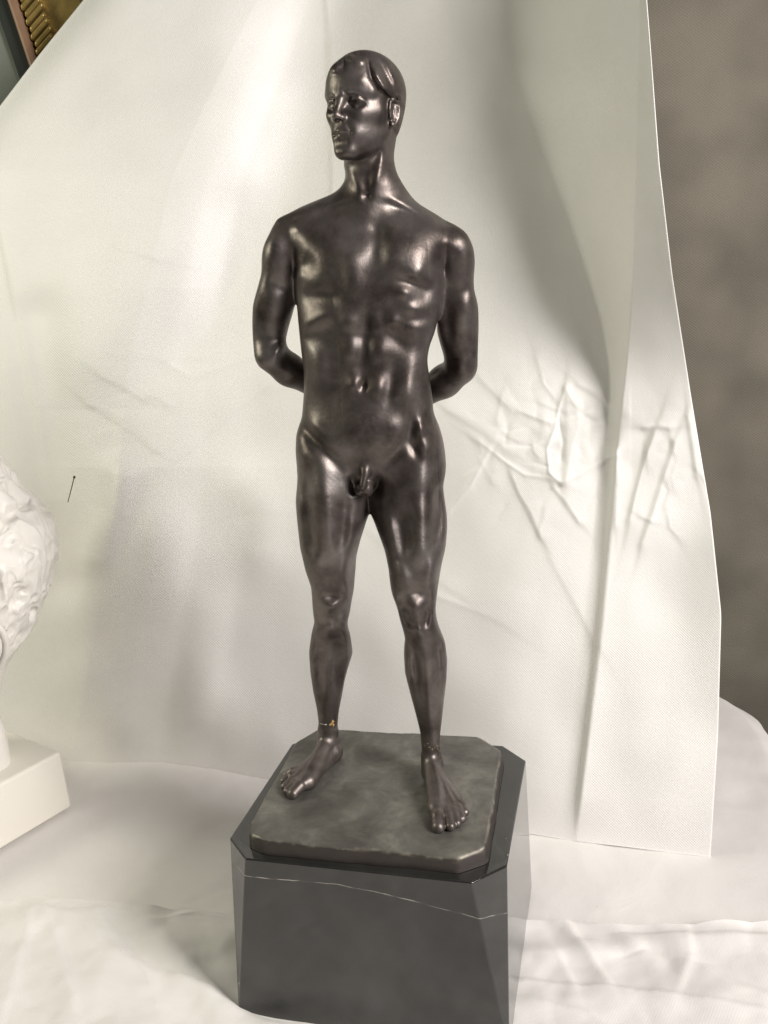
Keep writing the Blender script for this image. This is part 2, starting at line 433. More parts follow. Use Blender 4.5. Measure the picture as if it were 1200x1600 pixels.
# wall hung with grey cloth
nx, nz = 90, 60
xs = np.linspace(-7, 7, nx); zs = np.linspace(-4, 6, nz)
vv = []; uvw = []
for x in xs:
    for z in zs:
        vv.append((x, 3.9 - .10 * x + .10 * fbm(x * .5, 0, z * .25, 3), z)); uvw.append((x * S, z * S))
wall = link_mesh('wall', vv, [f[::-1] for f in grid_faces(nx, nz)], M_WALLC, uv=uvw)
wall['kind'] = 'structure'; wall['label'] = 'dim grey cloth covered wall behind the white drape'

# table, rounded in plan and at its rim, under its cloth
OUT = [(1.95, -2.9), (1.93, .2), (1.94, .7), (1.97, 1.08), (2.03, 1.35), (2.06, 1.62), (2.0, 1.92), (1.78, 2.2), (1.2, 2.45), (0, 2.6), (-3.2, 2.75), (-3.7, 2.4), (-3.8, 1), (-3.8, -2.6), (-3.5, -3.0), (1.7, -3.1)]
def ring(n):
    p = np.array(OUT + [OUT[0]], float); L = np.linalg.norm(np.diff(p, axis=0), axis=1); c = np.r_[0, L.cumsum()]
    t = np.linspace(0, c[-1], n, endpoint=False)
    q = np.stack([np.interp(t, c, p[:, 0]), np.interp(t, c, p[:, 1])], 1)
    for _ in range(6): q = .5 * q + .25 * (np.roll(q, 1, 0) + np.roll(q, -1, 0))
    return q
def disc(rim, levels, centre):
    """levels: (radial factor r, offset outwards, z)"""
    n = len(rim); d = np.roll(rim, -1, 0) - np.roll(rim, 1, 0); nr = np.stack([d[:, 1], -d[:, 0]], 1)
    nr /= np.linalg.norm(nr, axis=1, keepdims=True)
    V = []
    for r, o, z in levels:
        q = centre + (rim - centre) * r + nr * o
        V += [(a, b, z) for a, b in q]
    F = [tuple(reversed(range(n)))]
    for k in range(len(levels) - 1):
        for i in range(n):
            j = (i + 1) % n
            F.append((k * n + i, k * n + j, (k + 1) * n + j, (k + 1) * n + i))
    return V, F
rim = ring(420); cen = np.array([-.3, .3])
tv, tf = disc(rim, [(.02, -.1, ZF - .05), (.9, -.1, ZF - .05), (1, -.10, ZF - .06), (1, -.05, ZF - .10), (1, -.04, ZF - .35), (1, -.10, ZF - .40), (.02, -.1, ZF - .40)], cen)
table = link_mesh('table', tv, [f[::-1] for f in tf], M_TABLE); table['kind'] = 'structure'
lev = [(r, 0, ZF - .012) for r in np.linspace(.004, .985, 130)]
lev += [(1, .10 * math.sin(a) - .0, ZF - .012 - .10 * (1 - math.cos(a))) for a in np.linspace(0, 1.5, 10)]
lev += [(1, .10 + .02 * k, ZF - .11 - .06 * k) for k in range(1, 9)]
cv, cf = disc(rim, lev, cen)
cv = np.array(cv)
for k in range(len(cv)):
    x, y, z = cv[k]
    h = .012 * fbm(x * 1.6, y * 1.6, 3, 3) + .004 * fbm(x * 6, y * 6, 9, 3)
    if z < ZF - .05: cv[k, 0] += .05 * fbm(x * 3, y * 3, 1, 2); cv[k, 1] += .05 * fbm(x * 3, y * 3, 7, 2)
    cv[k, 2] += h
tablecloth = link_mesh('tablecloth', cv, [f[::-1] for f in cf], M_FLOOR, uv=cv[:, :2] * S)
tag(tablecloth, 'white cloth spread over the table behind the block, falling over its rounded edge', 'tablecloth')

# second cloth laid over the front of the table, its edge passing under the block
SEAM = [onz(u, v, ZF) for u, v in ((-420, 1404), (-200, 1408), (0, 1414), (120, 1420), (240, 1430), (365, 1437), (600, 1441), (830, 1446), (950, 1452), (1080, 1456), (1200, 1452), (1420, 1448))]
sxs = [p[0] for p in SEAM]; sys_ = [p[1] for p in SEAM]
nu_, nv_ = 420, 230
fx = np.linspace(-3.3, 1.88, nu_); fv = []; fuv = []
RID = [([(-1.9, .1), (-1.2, -.15), (-.85, -.5)], .16, .035), ([(-1.5, .28), (-1.05, .24), (-.7, .06)], .10, .025), ([(-2.2, -.2), (-1.3, -.6)], .12, .03), ([(-.95, .05), (-.72, -.22), (-.60, -.38), (-.2, -.52)], .075, .030),
       ([(.62, .12), (.8, -.2)], .05, .010), ([(.72, .15), (.98, -.18)], .04, .012), ([(1.0, .1), (1.08, -.2)], .06, .010), ([(.5, -.12), (1.3, -.10), (1.7, -.25)], .05, .012), ([(.4, -.35), (1.2, -.38)], .06, .010),
       ([(.95, .2), (1.3, .23), (1.75, .26)], .035, .014)]
U2 = np.repeat(fx[:, None], nv_, 1)
e = np.interp(fx, sxs, sys_) + np.array([.012 * fbm(x * 3, 0, 5, 2) for x in fx])
tpar = np.linspace(0, 1, nv_) ** 1.5
V2 = e[:, None] - tpar[None, :] * (e[:, None] + 2.85)
Z2 = np.full(U2.shape, ZF + .002)
for pts, w, h in RID:
    d = seg_dist(U2, V2, pts); Z2 += h * np.exp(-(d / w) ** 2)
FC = [([(884, 1446), (897, 1472), (924, 1502), (950, 1540)], .022, .014), ([(871, 1495), (884, 1520), (897, 1548)], .018, .010), ([(1074, 1468), (1078, 1502), (1062, 1545)], .022, .012),
      ([(820, 1538), (950, 1551), (1062, 1566), (1190, 1588)], .030, .016), ([(1120, 1440), (1156, 1430), (1215, 1436)], .022, .016), ([(1000, 1470), (1100, 1476), (1210, 1474)], .03, .012),
      ([(960, 1500), (1010, 1490), (1050, 1505)], .02, -.008), ([(1100, 1520), (1140, 1550), (1200, 1560)], .025, .010), ([(850, 1575), (920, 1590), (1000, 1640)], .03, .012),
      ([(48, 1462), (34, 1510), (18, 1570)], .045, .020), ([(88, 1470), (98, 1515), (118, 1575)], .045, .018), ([(150, 1440), (190, 1436), (232, 1448)], .045, .016), ([(255, 1448), (305, 1436), (350, 1444)], .045, .014),
      ([(180, 1470), (230, 1530), (250, 1600)], .05, .016), ([(60, 1430), (130, 1450), (190, 1500)], .04, .012), ([(280, 1540), (330, 1560), (372, 1592), (430, 1612)], .035, .022), ([(0, 1580), (80, 1600), (200, 1640)], .05, .014)]
for pts, w, h in FC:
    q3 = [onz(a_, b_, ZF)[:2] for a_, b_ in pts]; d = seg_dist(U2, V2, q3)
    a0, b0 = q3[0], q3[-1]; cr = (b0 - a0) / np.linalg.norm(b0 - a0)
    side = np.tanh(((U2 - a0[0]) * cr[1] - (V2 - a0[1]) * cr[0]) / .01)
    Z2 += .85 * h * np.exp(-d / (w * (1.7 + 1.1 * side)))
lipd = e[:, None] - V2
Z2 += .016 * np.exp(-(lipd / .05)) * (1 + .8 * np.sin(U2 * 5 + 1.2))
for a in range(nu_):
    for b in range(nv_):
        x, y = U2[a, b], V2[a, b]
        Z2[a, b] += .022 * fbm(x * 2.0, y * 2.0, 11, 4) + .009 * abs(fbm(x * 4 + y * 2, y * 3.5 - x, 21, 2))
fv = np.stack([U2, V2, Z2], -1).reshape(-1, 3)
front_cloth = link_mesh('cloth', fv, [f[::-1] for f in grid_faces(nu_, nv_)], M_FLOOR, uv=fv[:, :2] * S + .37)
sm = front_cloth.modifiers.new('thickness', 'SOLIDIFY'); sm.thickness = .006 * S; sm.offset = 1
tag(front_cloth, 'creased white cloth lying in the foreground under the black block', 'cloth')

# the white sheet hung up behind the statuette
Ns, Nt = 560, 680
Bp = [(-330, 1196), (-100, 1196), (110, 1191), (180, 1193), (250, 1190), (330, 1200), (400, 1214), (620, 1262), (830, 1305), (900, 1316), (1110, 1341)]
Rp = [(1110, 1341), (1122, 1150), (1127, 960), (1110, 800), (1080, 620), (1050, 430), (1030, 260), (1010, 0), (996, -230)]
Lp = [(-330, 1196), (-260, 900), (-190, 560), (-70, 260), (0, 165), (62, 84), (130, 0), (300, -230)]
def resamp(p, n):
    p = np.array(p, float); c = np.r_[0, np.linalg.norm(np.diff(p, axis=0), axis=1).cumsum()]
    t = np.linspace(0, c[-1], n); q = np.stack([np.interp(t, c, p[:, 0]), np.interp(t, c, p[:, 1])], 1)
    k = max(3, n // 40) | 1; w = np.hanning(k + 2)[1:-1]; w /= w.sum()
    return np.stack([np.convolve(np.pad(q[:, i], k // 2, mode='reflect', reflect_type='odd'), w, 'valid') for i in (0, 1)], 1)
Bc, Rc, Lc = resamp(Bp, Ns), resamp(Rp, Nt), resamp(Lp, Nt)
Tc = np.stack([np.linspace(Lc[-1, 0], Rc[-1, 0], Ns), np.linspace(Lc[-1, 1], Rc[-1, 1], Ns)], 1)
s_ = np.linspace(0, 1, Ns)[:, None, None]; t_ = np.linspace(0, 1, Nt)[None, :, None]
UV = ((1 - s_) * Lc[None] + s_ * Rc[None] + (1 - t_) * Bc[:, None] + t_ * Tc[:, None]
      - ((1 - s_) * (1 - t_) * Bc[0] + s_ * (1 - t_) * Bc[-1] + (1 - s_) * t_ * Tc[0] + s_ * t_ * Tc[-1]))
u, v = UV[..., 0], UV[..., 1]
yb = np.array([onz(a, b, ZF - .014)[1] for a, b in Bc]); yb = yb + .5 * np.clip((110 - Bc[:, 0]) / 440, 0, 1)
yt = np.linspace(2.6, 1.5, Ns)
tt = t_[..., 0]; lean = .55 * tt + .45 * tt * tt
Yd = yb[:, None] * (1 - lean) + yt[:, None] * lean
DSP = np.zeros(u.shape)                      # towards the viewer
_vt = np.linspace(-300, 1400, 1701); _k = np.hanning(163)[1:-1]; _k /= _k.sum()
def soft_curve(xs_, ys_):
    t_v = np.interp(_vt, xs_, ys_); return np.interp(v, _vt, np.convolve(np.pad(t_v, 80, mode='edge'), _k, 'valid'))
hh = soft_curve([-230, 0, 350, 500, 600, 700, 1000, 1316], [.74, .70, .42, .21, .09, .035, .016, .014])
ul = soft_curve([-230, 0, 110, 250, 350, 500, 600, 700, 1316], [770, 792, 800, 850, 890, 938, 955, 940, 872])
ur = soft_curve([-230, 0, 400, 560, 700, 1000, 1316], [1003, 1000, 990, 980, 964, 940, 900])
q = np.clip((u - ul) / (ur - ul), 0, 1)
DSP += hh * np.where(u < ur, q * q * (1.6 - .6 * q), 1 + .32 * (u - ur) / 100.0)
ue = np.interp(v, [-230, 0, 150, 290, 450, 640], [520, 512, 492, 452, 372, 228])  # invented fold: its shape imitates a bright patch and the shadow edge beside it
Ae = np.interp(v, [-230, 290, 450, 640, 730], [.22, .20, .14, .07, 0.0])
_d = u - ue; DSP -= Ae * np.where(_d < 0, np.exp(-(_d / 108.0) ** 2), np.exp(-(np.sqrt(_d * _d + 900.0) - 30.0) / 105.0))
CREASE = [([(785, 618), (777, 655)], 6, .006), ([(812, 642), (836, 652), (860, 660)], 5, .008), ([(884, 606), (872, 640), (868, 668), (855, 700), (858, 738), (880, 758)], 5, .010),
          ([(884, 606), (902, 640), (904, 662), (893, 700), (884, 752)], 4.5, .008), ([(872, 655), (880, 690), (876, 720)], 5, -.010), ([(880, 754), (905, 742), (930, 726), (960, 710)], 5, .014),
          ([(750, 690), (790, 722), (820, 742), (862, 748)], 7, .009), ([(800, 742), (812, 772), (830, 800), (845, 838)], 6, .010), ([(700, 800), (735, 760), (762, 706)], 9, .010),
          ([(866, 762), (884, 782), (905, 815)], 5, .010), ([(962, 708), (966, 760), (962, 820)], 6, .010), ([(905, 600), (940, 615), (958, 638)], 6, .008),
          ([(1008, 668), (1028, 664), (1045, 668)], 6, .012), ([(1024, 676), (1008, 720), (994, 770), (985, 812)], 10, .016), ([(1056, 690), (1040, 742), (1022, 800), (1004, 850)], 9, .012), ([(1076, 650), (1084, 700), (1090, 742)], 8, .010),
          ([(1000, 806), (1020, 815)], 4, .006), ([(160, 588), (190, 600), (222, 622)], 8, .010), ([(140, 632), (180, 645), (215, 666), (240, 702)], 7, .012), ([(182, 384), (215, 388), (245, 404)], 10, .007),
          ([(508, -40), (514, 30), (519, 60), (521, 200), (520, 330)], 6, .012), ([(840, 560), (850, 600), (868, 622)], 8, .007), ([(700, 640), (745, 660), (790, 700)], 12, .008), ([(725, 560), (760, 600), (800, 640)], 12, .007),
          ([(964, 705), (955, 850), (940, 1000), (920, 1160), (900, 1316)], 9, .020), ([(-10, 300), (32, 500), (60, 640), (82, 780)], 16, .020), ([(300, 700), (360, 640), (420, 600)], 14, .008), ([(250, 560), (300, 590), (380, 560)], 14, .006), ([(600, 850), (680, 930), (760, 960)], 16, .006), ([(860, 870), (900, 940), (930, 1000)], 12, .005)]
rc = random.Random(12)
for _ in range(34):                          # small random crumples round the big ones
    cu_, cv_, sp_ = rc.choice([(868, 690, 62), (868, 690, 62), (868, 690, 100), (1040, 720, 42), (800, 720, 70), (215, 640, 60)])
    x0, y0 = cu_ + rc.gauss(0, sp_ * .6), cv_ + rc.gauss(0, sp_ * .7); an = rc.uniform(0, math.pi); ln = rc.uniform(14, 46); bend = rc.uniform(-.5, .5)
    CREASE.append(([(x0, y0), (x0 + ln * .5 * math.cos(an), y0 + ln * .5 * math.sin(an)), (x0 + ln * math.cos(an + bend), y0 + ln * math.sin(an + bend))], rc.uniform(3, 6), rc.choice([1, 1, -1]) * rc.uniform(.002, .006)))
for pts, w, h in CREASE:
    d = seg_dist(u, v, pts)
    a0, b0 = np.array(pts[0], float), np.array(pts[-1], float); cr = (b0 - a0) / np.linalg.norm(b0 - a0)
    side = np.tanh(((u - a0[0]) * cr[1] - (v - a0[1]) * cr[0]) / 4.0)          # steep on one side, gentle on the other
    DSP += .85 * h * np.exp(-d / (w * (1.9 + 1.4 * side * (1 if h > 0 else -1))))
crumple = np.exp(-(((u - 870) / 110) ** 2 + ((v - 690) / 105) ** 2)) + .7 * np.exp(-(((u - 1045) / 50) ** 2 + ((v - 720) / 100) ** 2)) + .25 * np.exp(-(((u - 200) / 80) ** 2 + ((v - 630) / 80) ** 2)) + .06
# soft, larger folds
SOFT = [([(186, 745), (178, 800), (150, 870)], 26, .060), ([(250, 850), (300, 960), (310, 1080)], 60, .050), ([(60, 500), (80, 700), (100, 900)], 45, -.05), ([(385, 760), (410, 800), (405, 860)], 40, .030),
        ([(330, 60), (420, 160), (400, 260)], 70, .03), ([(140, 1060), (170, 1140), (160, 1190)], 40, .03), ([(790, -60), (770, 80), (720, 160)], 50, .025), ([(640, 1000), (760, 1100)], 80, .02), ([(1050, 880), (1060, 1100)], 60, -.02)]
for pts, w, h in SOFT:
    d = seg_dist(u, v, pts); DSP += h * np.exp(-(d / w) ** 2)
for a in range(0, Ns):
    for b in range(0, Nt):
        DSP[a, b] += .045 * noise.noise(Vector((u[a, b] / 210, v[a, b] / 300, 1.3))) + .009 * noise.noise(Vector((u[a, b] / 70, v[a, b] / 90, 8.3))) + crumple[a, b] * ((.012 - .006 * (u[a, b] > 985)) * abs(noise.noise(Vector((u[a, b] / 44, v[a, b] / 60, 4.1)))) + .003 * abs(noise.noise(Vector((u[a, b] / 18, v[a, b] / 24, 2.7)))))
DSP *= sstep(0, .05, tt) * .85 + .15
dl = np.hypot(u - Lc[None, :, 0], v - Lc[None, :, 1]); DSP -= .10 * np.exp(-(dl / 26) ** 1.5)       # left border curls back
pos = np.empty((Ns, Nt, 3))
Yd = Yd - DSP
rd = FWD * F_PX + (u[..., None] - 600.0) * RGT + (800.0 - v[..., None]) * UPV
pos = CAM + rd * ((Yd - CAM[1]) / rd[..., 1])[..., None]
pos[..., 2] = np.maximum(pos[..., 2], ZF - .016)
pos[:, 0, 2] = ZF - .035 + .030 * sstep(.5, .85, np.linspace(0, 1, Ns))
wid = np.linalg.norm(np.diff(pos[:, Nt // 2], axis=0), axis=1).sum(); hei = np.linalg.norm(np.diff(pos[Ns // 2], axis=0), axis=1).sum()
suv = np.stack(np.meshgrid(np.linspace(0, wid * S, Ns), np.linspace(0, hei * S, Nt), indexing='ij'), -1).reshape(-1, 2)
sheet = link_mesh('hanging_sheet', pos.reshape(-1, 3), [f for f in grid_faces(Ns, Nt)], M_SHEET, uv=suv)
so = sheet.modifiers.new('thickness', 'SOLIDIFY'); so.thickness = .003 * S; so.offset = -1
tag(sheet, 'large white satin sheet hung behind the statuette with crumpled folds', 'drape')

# ------------------------------------------------------------------ the marble block
YAW = -0.2617
cy_, sy_ = math.cos(YAW), math.sin(YAW)
W2, D2, CH, HB = .5, .437, .104, .677
statue = empty('statuette', (0, 0, ZF))
tag(statue, 'dark bronze statuette of a standing nude man on a black marble block', 'statuette')
def marble_block():
    bm = bmesh.new()
    top = [(-W2 + CH, -D2), (W2 - CH, -D2), (W2, -D2 + CH), (W2, D2 - CH), (W2 - CH, D2), (-W2 + CH, D2), (-W2, D2 - CH), (-W2, -D2 + CH)]
    T = [bm.verts.new((x, y, 0)) for x, y in top]
    c = .006
    Bv = [bm.verts.new((x, y, -HB)) for x, y in ((-W2, -D2), (W2, -D2), (W2, D2), (-W2, D2))]
    bm.faces.new(T)
    bm.faces.new([T[1], T[0], Bv[0], Bv[1]]); bm.faces.new([T[3], T[2], Bv[1], Bv[2]]); bm.faces.new([T[5], T[4], Bv[2], Bv[3]]); bm.faces.new([T[7], T[6], Bv[3], Bv[0]])
    bm.faces.new([T[2], T[1], Bv[1]]); bm.faces.new([T[4], T[3], Bv[2]]); bm.faces.new([T[6], T[5], Bv[3]]); bm.faces.new([T[0], T[7], Bv[0]])
    bm.faces.new(Bv[::-1])
    bmesh.ops.recalc_face_normals(bm, faces=bm.faces)
    bmesh.ops.scale(bm, vec=(S, S, S), verts=bm.verts)
    bmesh.ops.bevel(bm, geom=list(bm.edges), offset=.006 * S, segments=3, profile=.5, affect='EDGES')
    me = bpy.data.meshes.new('marble_block'); bm.to_mesh(me); bm.free()
    me.polygons.foreach_set('use_smooth', [True] * len(me.polygons)); me.materials.append(M_MARBLE)
    o = bpy.data.objects.new('marble_block', me); COL.objects.link(o)
    o.rotation_euler = (0, 0, YAW); adopt(o, statue)
    wn = o.modifiers.new('normals', 'WEIGHTED_NORMAL'); wn.keep_sharp = False
    o['label'] = 'polished black marble block with cut corners and a pale vein'
    return o
marble_block()

def plate():
    hw, hf, hbk, c = .432, .400, .402, .085
    base = [(-.335, -.402), (.345, -.393), (.432, -.330), (.412, .305), (.300, .405), (-.392, .385), (-.452, .270), (-.424, -.318), (-.400, -.372)]
    p = np.array(base + [base[0]], float); L = np.linalg.norm(np.diff(p, axis=0), axis=1); cc = np.r_[0, L.cumsum()]
    t = np.linspace(0, cc[-1], 480, endpoint=False)
    q = np.stack([np.interp(t, cc, p[:, 0]), np.interp(t, cc, p[:, 1])], 1)
    for _ in range(7): q = .5 * q + .25 * (np.roll(q, 1, 0) + np.roll(q, -1, 0))
    t0 = PLATE_Z
    lev = [(r, 0, t0) for r in np.linspace(.01, .97, 70)] + [(1, -.010, t0), (1, -.005, t0 - .002), (1, -.001, t0 - .006), (1, .001, t0 - .012), (1, .003, t0 - .03), (1, .006, .012), (1, .006, .002)]
    V, Fc = disc(q, lev, np.array([0., 0.])); V = np.array(V)
    for k in range(len(V)):
        x, y, z = V[k]
        if z > t0 - .004:
            V[k, 2] += .0045 * fbm(x * 5, y * 5, 2, 4) + .0015 * fbm(x * 22, y * 22, 5, 3)
        else:
            V[k, 0] += .004 * fbm(x * 7, y * 7, z * 8, 3); V[k, 1] += .004 * fbm(x * 7, y * 7, z * 8 + 9, 3)
        a, b = V[k, 0] * cy_ - V[k, 1] * sy_, V[k, 0] * sy_ + V[k, 1] * cy_
        V[k, 0], V[k, 1] = a, b
    o = link_mesh('plinth', V, [f[::-1] for f in Fc], M_PLATE)
    adopt(o, statue); o['label'] = 'dusty grey-green cast bronze plinth under the feet'
PLATE_Z = 0.055
plate()

# ------------------------------------------------------------------ the bronze figure
PX = 0.0022                                 # about one photograph pixel at the figure, in block widths

def build_figure():
    sc = Sculpt(axis([(-.47, -.05, .0042), (-.05, .26, .0032), (.26, .54, .0042)]),
                axis([(-.44, -.16, .0042), (-.16, .15, .0038), (.15, .46, .0046)]),
                axis([(.03, .26, .0034), (.26, 2.22, .0045), (2.22, 2.64, .0028)]))
    # ---- trunk
    sc.loft([(332, 505), (343, 478), (354, 464), (370, 458), (395, 459), (420, 461), (455, 461), (493, 464), (525, 467), (553, 470), (577, 474), (612, 474), (640, 472), (653, 471), (680, 465), (707, 464), (739, 467), (770, 470)],
            [(334, 648), (345, 674), (356, 688), (370, 693), (400, 693), (444, 690), (490, 685), (521, 677), (539, 670), (560, 666), (588, 670), (619, 675), (640, 676), (661, 683), (683, 688), (704, 691), (728, 692), (770, 688)],
            [(328, .08, .075, .10), (352, .075, .115, .13), (380, .07, .145, .145), (420, .06, .165, .15), (460, .06, .165, .145), (510, .06, .150, .13), (560, .06, .138, .12), (600, .06, .140, .125), (650, .07, .150, .15), (700, .08, .150, .19), (740, .09, .135, .20), (770, .095, .11, .18)],
            k=.03, n=2.3, cap=.09, skew=.16)
    # shoulder girdle, collar region, neck
    for a, b, ra, rb, yy in (((556, 318), (448, 357), .056, .036, .115), ((606, 322), (702, 380), .058, .044, .06)):
        sc.cone(P(*a, .09), P(*b, yy), ra, rb, k=.05)
    sc.cone(P(566, 336, .05), P(490, 368, .085), .062, .076, k=.06)
    sc.cone(P(584, 338, .05), P(660, 378, .045), .062, .076, k=.06)
    sc.loft([(165, 556), (215, 548), (235, 541), (254, 536), (277, 541), (295, 540), (318, 532)],
            [(165, 618), (205, 621), (227, 617.5), (244, 615), (260, 617), (281, 624), (295, 632), (318, 640)],
            [(165, .085, .06, .09), (215, .08, .075, .10), (254, .07, .085, .095), (285, .07, .10, .10), (318, .075, .10, .10)], k=.05, n=2.0, cap=.05)
    # ---- arms, folded behind the back
    sc.loft([(340, 437), (352, 427), (362, 423), (381, 413), (399, 409), (427, 409), (448, 403), (476, 395), (504, 394), (532, 395), (556, 400)],
            [(340, 462), (352, 470), (399, 468), (455, 463), (480, 459), (492, 457), (504, 453), (532, 446), (556, 446)],
            [(340, 0.115, .04, .04), (362, 0.110, .075, .075), (400, 0.115, .085, .09), (450, 0.130, .072, .078), (490, 0.155, .066, .075), (530, 0.180, .058, .07), (556, 0.190, .05, .06)], k=.028, n=2.1, cap=.045)
    sc.loft([(350, 692), (366, 690), (400, 686), (445, 687), (490, 686), (516, 682), (532, 686), (549, 691), (562, 695), (590, 700)],
            [(350, 715), (358, 724), (367, 731), (388, 740), (409, 742), (434, 740), (451, 740), (476, 747), (507, 748), (542, 747), (575, 746), (592, 742)],
            [(350, 0.055, .04, .04), (366, 0.045, .07, .075), (400, 0.050, .085, .09), (450, 0.065, .072, .08), (500, 0.090, .068, .078), (550, 0.120, .058, .07), (590, 0.135, .05, .055)], k=.028, n=2.1, cap=.045)
    # forearms
    sc.cone(P(423, 556, .155), P(452, 578, .205), .056, .054, k=.03)
    sc.cone(P(452, 578, .205), P(505, 612, .285), .054, .038, k=.03)
    sc.cone(P(718, 578, .155), P(694, 596, .205), .054, .055, k=.03)
    sc.cone(P(694, 596, .205), P(645, 630, .285), .055, .038, k=.03)
    # clasped hands on the small of the back
    hl, hr = P(505, 612, .285), P(645, 630, .285)
    sc.cone(hl, P(560, 640, .305), .038, .040, k=.02)
    sc.ball(P(572, 648, .31), (.075, .035, .06), k=.02)
    sc.cone(hr, P(600, 655, .335), .038, .038, k=.02)
    sc.ball(P(583, 662, .345), (.07, .032, .055), k=.02)
    for q in range(4):
        a = P(566, 636 + q * 11, .355); b = P(548 - q, 634 + q * 12, .335); c = P(541, 640 + q * 12, .300)
        sc.cone(a, b, .019, .017, k=.006); sc.cone(b, c, .017, .013, k=.006)
        a = P(590, 628 + q * 11, .305); b = P(609, 632 + q * 11, .320)
        sc.cone(a, b, .019, .015, k=.006)
    sc.cone(P(590, 640, .36), P(575, 622, .345), .019, .015, k=.01)
    sc.cone(P(562, 628, .30), P(580, 616, .325), .019, .015, k=.01)
    # ---- legs
    left_leg = dict(
        outer=[(660, 472), (680, 465), (707, 463.5), (739, 466), (781, 462), (808, 464), (853, 469), (888, 477), (914, 486), (930, 487.5), (944, 488), (958, 489.5), (971, 491.5), (988, 487), (1016, 483), (1050, 485), (1078, 489), (1107, 495), (1129, 498), (1141, 496), (1160, 494)],
        inner=[(660, 560), (700, 572), (760, 575), (805, 575), (822, 570), (840, 564), (867, 557), (893, 555), (920, 553), (942, 549), (955, 547), (971, 543), (982, 544), (993, 547), (1019, 551), (1039, 545), (1061, 539), (1084, 535), (1112, 529.5), (1132, 527.5), (1146, 529), (1160, 533)],
        prof=[(660, .07, .09, .13), (700, .07, .125, .15), (740, .07, .135, .165), (790, .07, .135, .15), (850, .075, .125, .13), (900, .09, .105, .105), (930, .10, .092, .088), (950, .105, .088, .082), (975, .115, .076, .085), (1000, .135, .070, .10), (1025, .15, .068, .105), (1060, .17, .060, .09), (1090, .19, .05, .066), (1120, .21, .040, .046), (1145, .222, .040, .046), (1160, .225, .042, .046)])
    right_leg = dict(
        inner=[(660, 590), (700, 576), (760, 576), (805, 581), (832, 591), (859, 601), (888, 607), (915, 610), (926, 612), (939, 617), (951, 621), (968, 625), (985, 630), (999, 633), (1010, 631.5), (1022, 631), (1050, 632.5), (1084, 641), (1115, 649.5), (1143, 656.5), (1177, 659.5), (1200, 661)],
        outer=[(660, 680), (683, 688), (704, 692), (728, 694), (760, 692), (781, 695), (803, 698), (821, 698.7), (853, 696), (883, 689), (915, 684), (935, 681.5), (951, 680.5), (965, 682), (979, 686), (1002, 695), (1030, 699), (1061, 697.7), (1095, 693.5), (1124, 690.6), (1143, 688), (1172, 686.5), (1200, 694)],
        prof=[(660, .07, .09, .13), (700, .06, .125, .16), (740, .05, .135, .165), (790, .04, .135, .15), (850, .01, .125, .13), (900, -.015, .105, .105), (930, -.03, .092, .088), (955, -.035, .086, .082), (980, -.03, .074, .085), (1010, -.015, .068, .10), (1035, -.005, .066, .105), (1070, .005, .058, .09), (1105, .015, .05, .066), (1140, .02, .040, .046), (1172, .022, .040, .046), (1200, .022, .044, .046)])
    sc.loft(left_leg['outer'], left_leg['inner'], left_leg['prof'], k=.03, n=2.15, cap=.03, w=.010)
    sc.loft(right_leg['inner'], right_leg['outer'], right_leg['prof'], k=.03, n=2.15, cap=.03, w=.010)
    sc.ball(P(520, 735, .19), (.12, .10, .14), k=.05); sc.ball(P(636, 740, .19), (.12, .10, .14), k=.05)     # buttocks
    # ---- feet
    z0 = PLATE_Z
    def foot(ankle, heel, balls, tips):
        A = np.array(ankle); hc = onz(*heel, z0 + .042); hc[2] = z0 + .042
        B = [onz(a, b, z0 + .030) for a, b in balls]; T = [onz(a, b, z0 + .016) for a, b in tips]
        sc.cone(A, hc, .031, .041, k=.02)
        for b, r, up in ((B[0], .034, .0), (B[2], .030, -.026), (B[4], .024, -.050)):
            sc.cone(A + np.array([0, 0, up]), b - np.array([0, 0, -up * .12]), .028 + up * .12, r * .9, k=.022)
            sc.cone(hc - np.array([0, 0, .010]), b - np.array([0, 0, .008]), .033, r * .70, k=.02)
        rad = (.026, .0200, .0190, .0175, .0165)
        for b, t, r in zip(B, T, rad):
            kn = b + (t - b) * .55 + np.array([0, 0, .008])
            sc.cone(b, kn, r * 1.0, r * .85, k=.014); sc.cone(kn, t, r * .84, r * .90, k=.007)
    foot((*P(513, 1148, .222)[:2], z0 + .088), (519, 1172), [(482, 1220), (478, 1215), (474, 1210), (471, 1206), (470, 1202)], [(458, 1240), (449.5, 1236), (445.5, 1229), (444, 1220), (448, 1211)])
    foot((*P(673, 1180, .022)[:2], z0 + .090), (676, 1203), [(682, 1262), (697, 1257), (704, 1254), (709, 1251), (712, 1247)], [(685, 1292), (704, 1291), (714, 1286), (722, 1279), (727, 1269)])
    # ---- sex, small and schematic as on the bronze
    sc.ball(P(559, 765, -.052), (.021, .022, .025), k=.02); sc.ball(P(576, 765, -.052), (.021, .022, .025), k=.02)
    sc.cone(P(571, 741, -.070), P(565, 762, -.084), .015, .0135, k=.014)

    # ---- head, turned to the figure's right
    yh = .02
    top, chin = P(567, 79, yh), P(567, 253, yh)
    H = np.linalg.norm(top - chin); ez = (top - chin) / H
    f0 = -FWD - (-FWD @ ez) * ez; f0 /= np.linalg.norm(f0); r0 = np.cross(ez, f0)     # r0 = viewer right
    if r0[0] < 0: r0 = -r0
    th = math.radians(34); ly = f0 * math.cos(th) - r0 * math.sin(th); lx = r0 * math.cos(th) + f0 * math.sin(th)
    M = np.array([lx, ly, ez])
    hp = lambda a, b, c: chin + (lx * a + ly * b + ez * c) * H
    def hball(c, r, k=.03, sub=False, rot=None): sc.ball(hp(*c), np.array(r) * H, k * H, sub, M if rot is None else rot @ M)
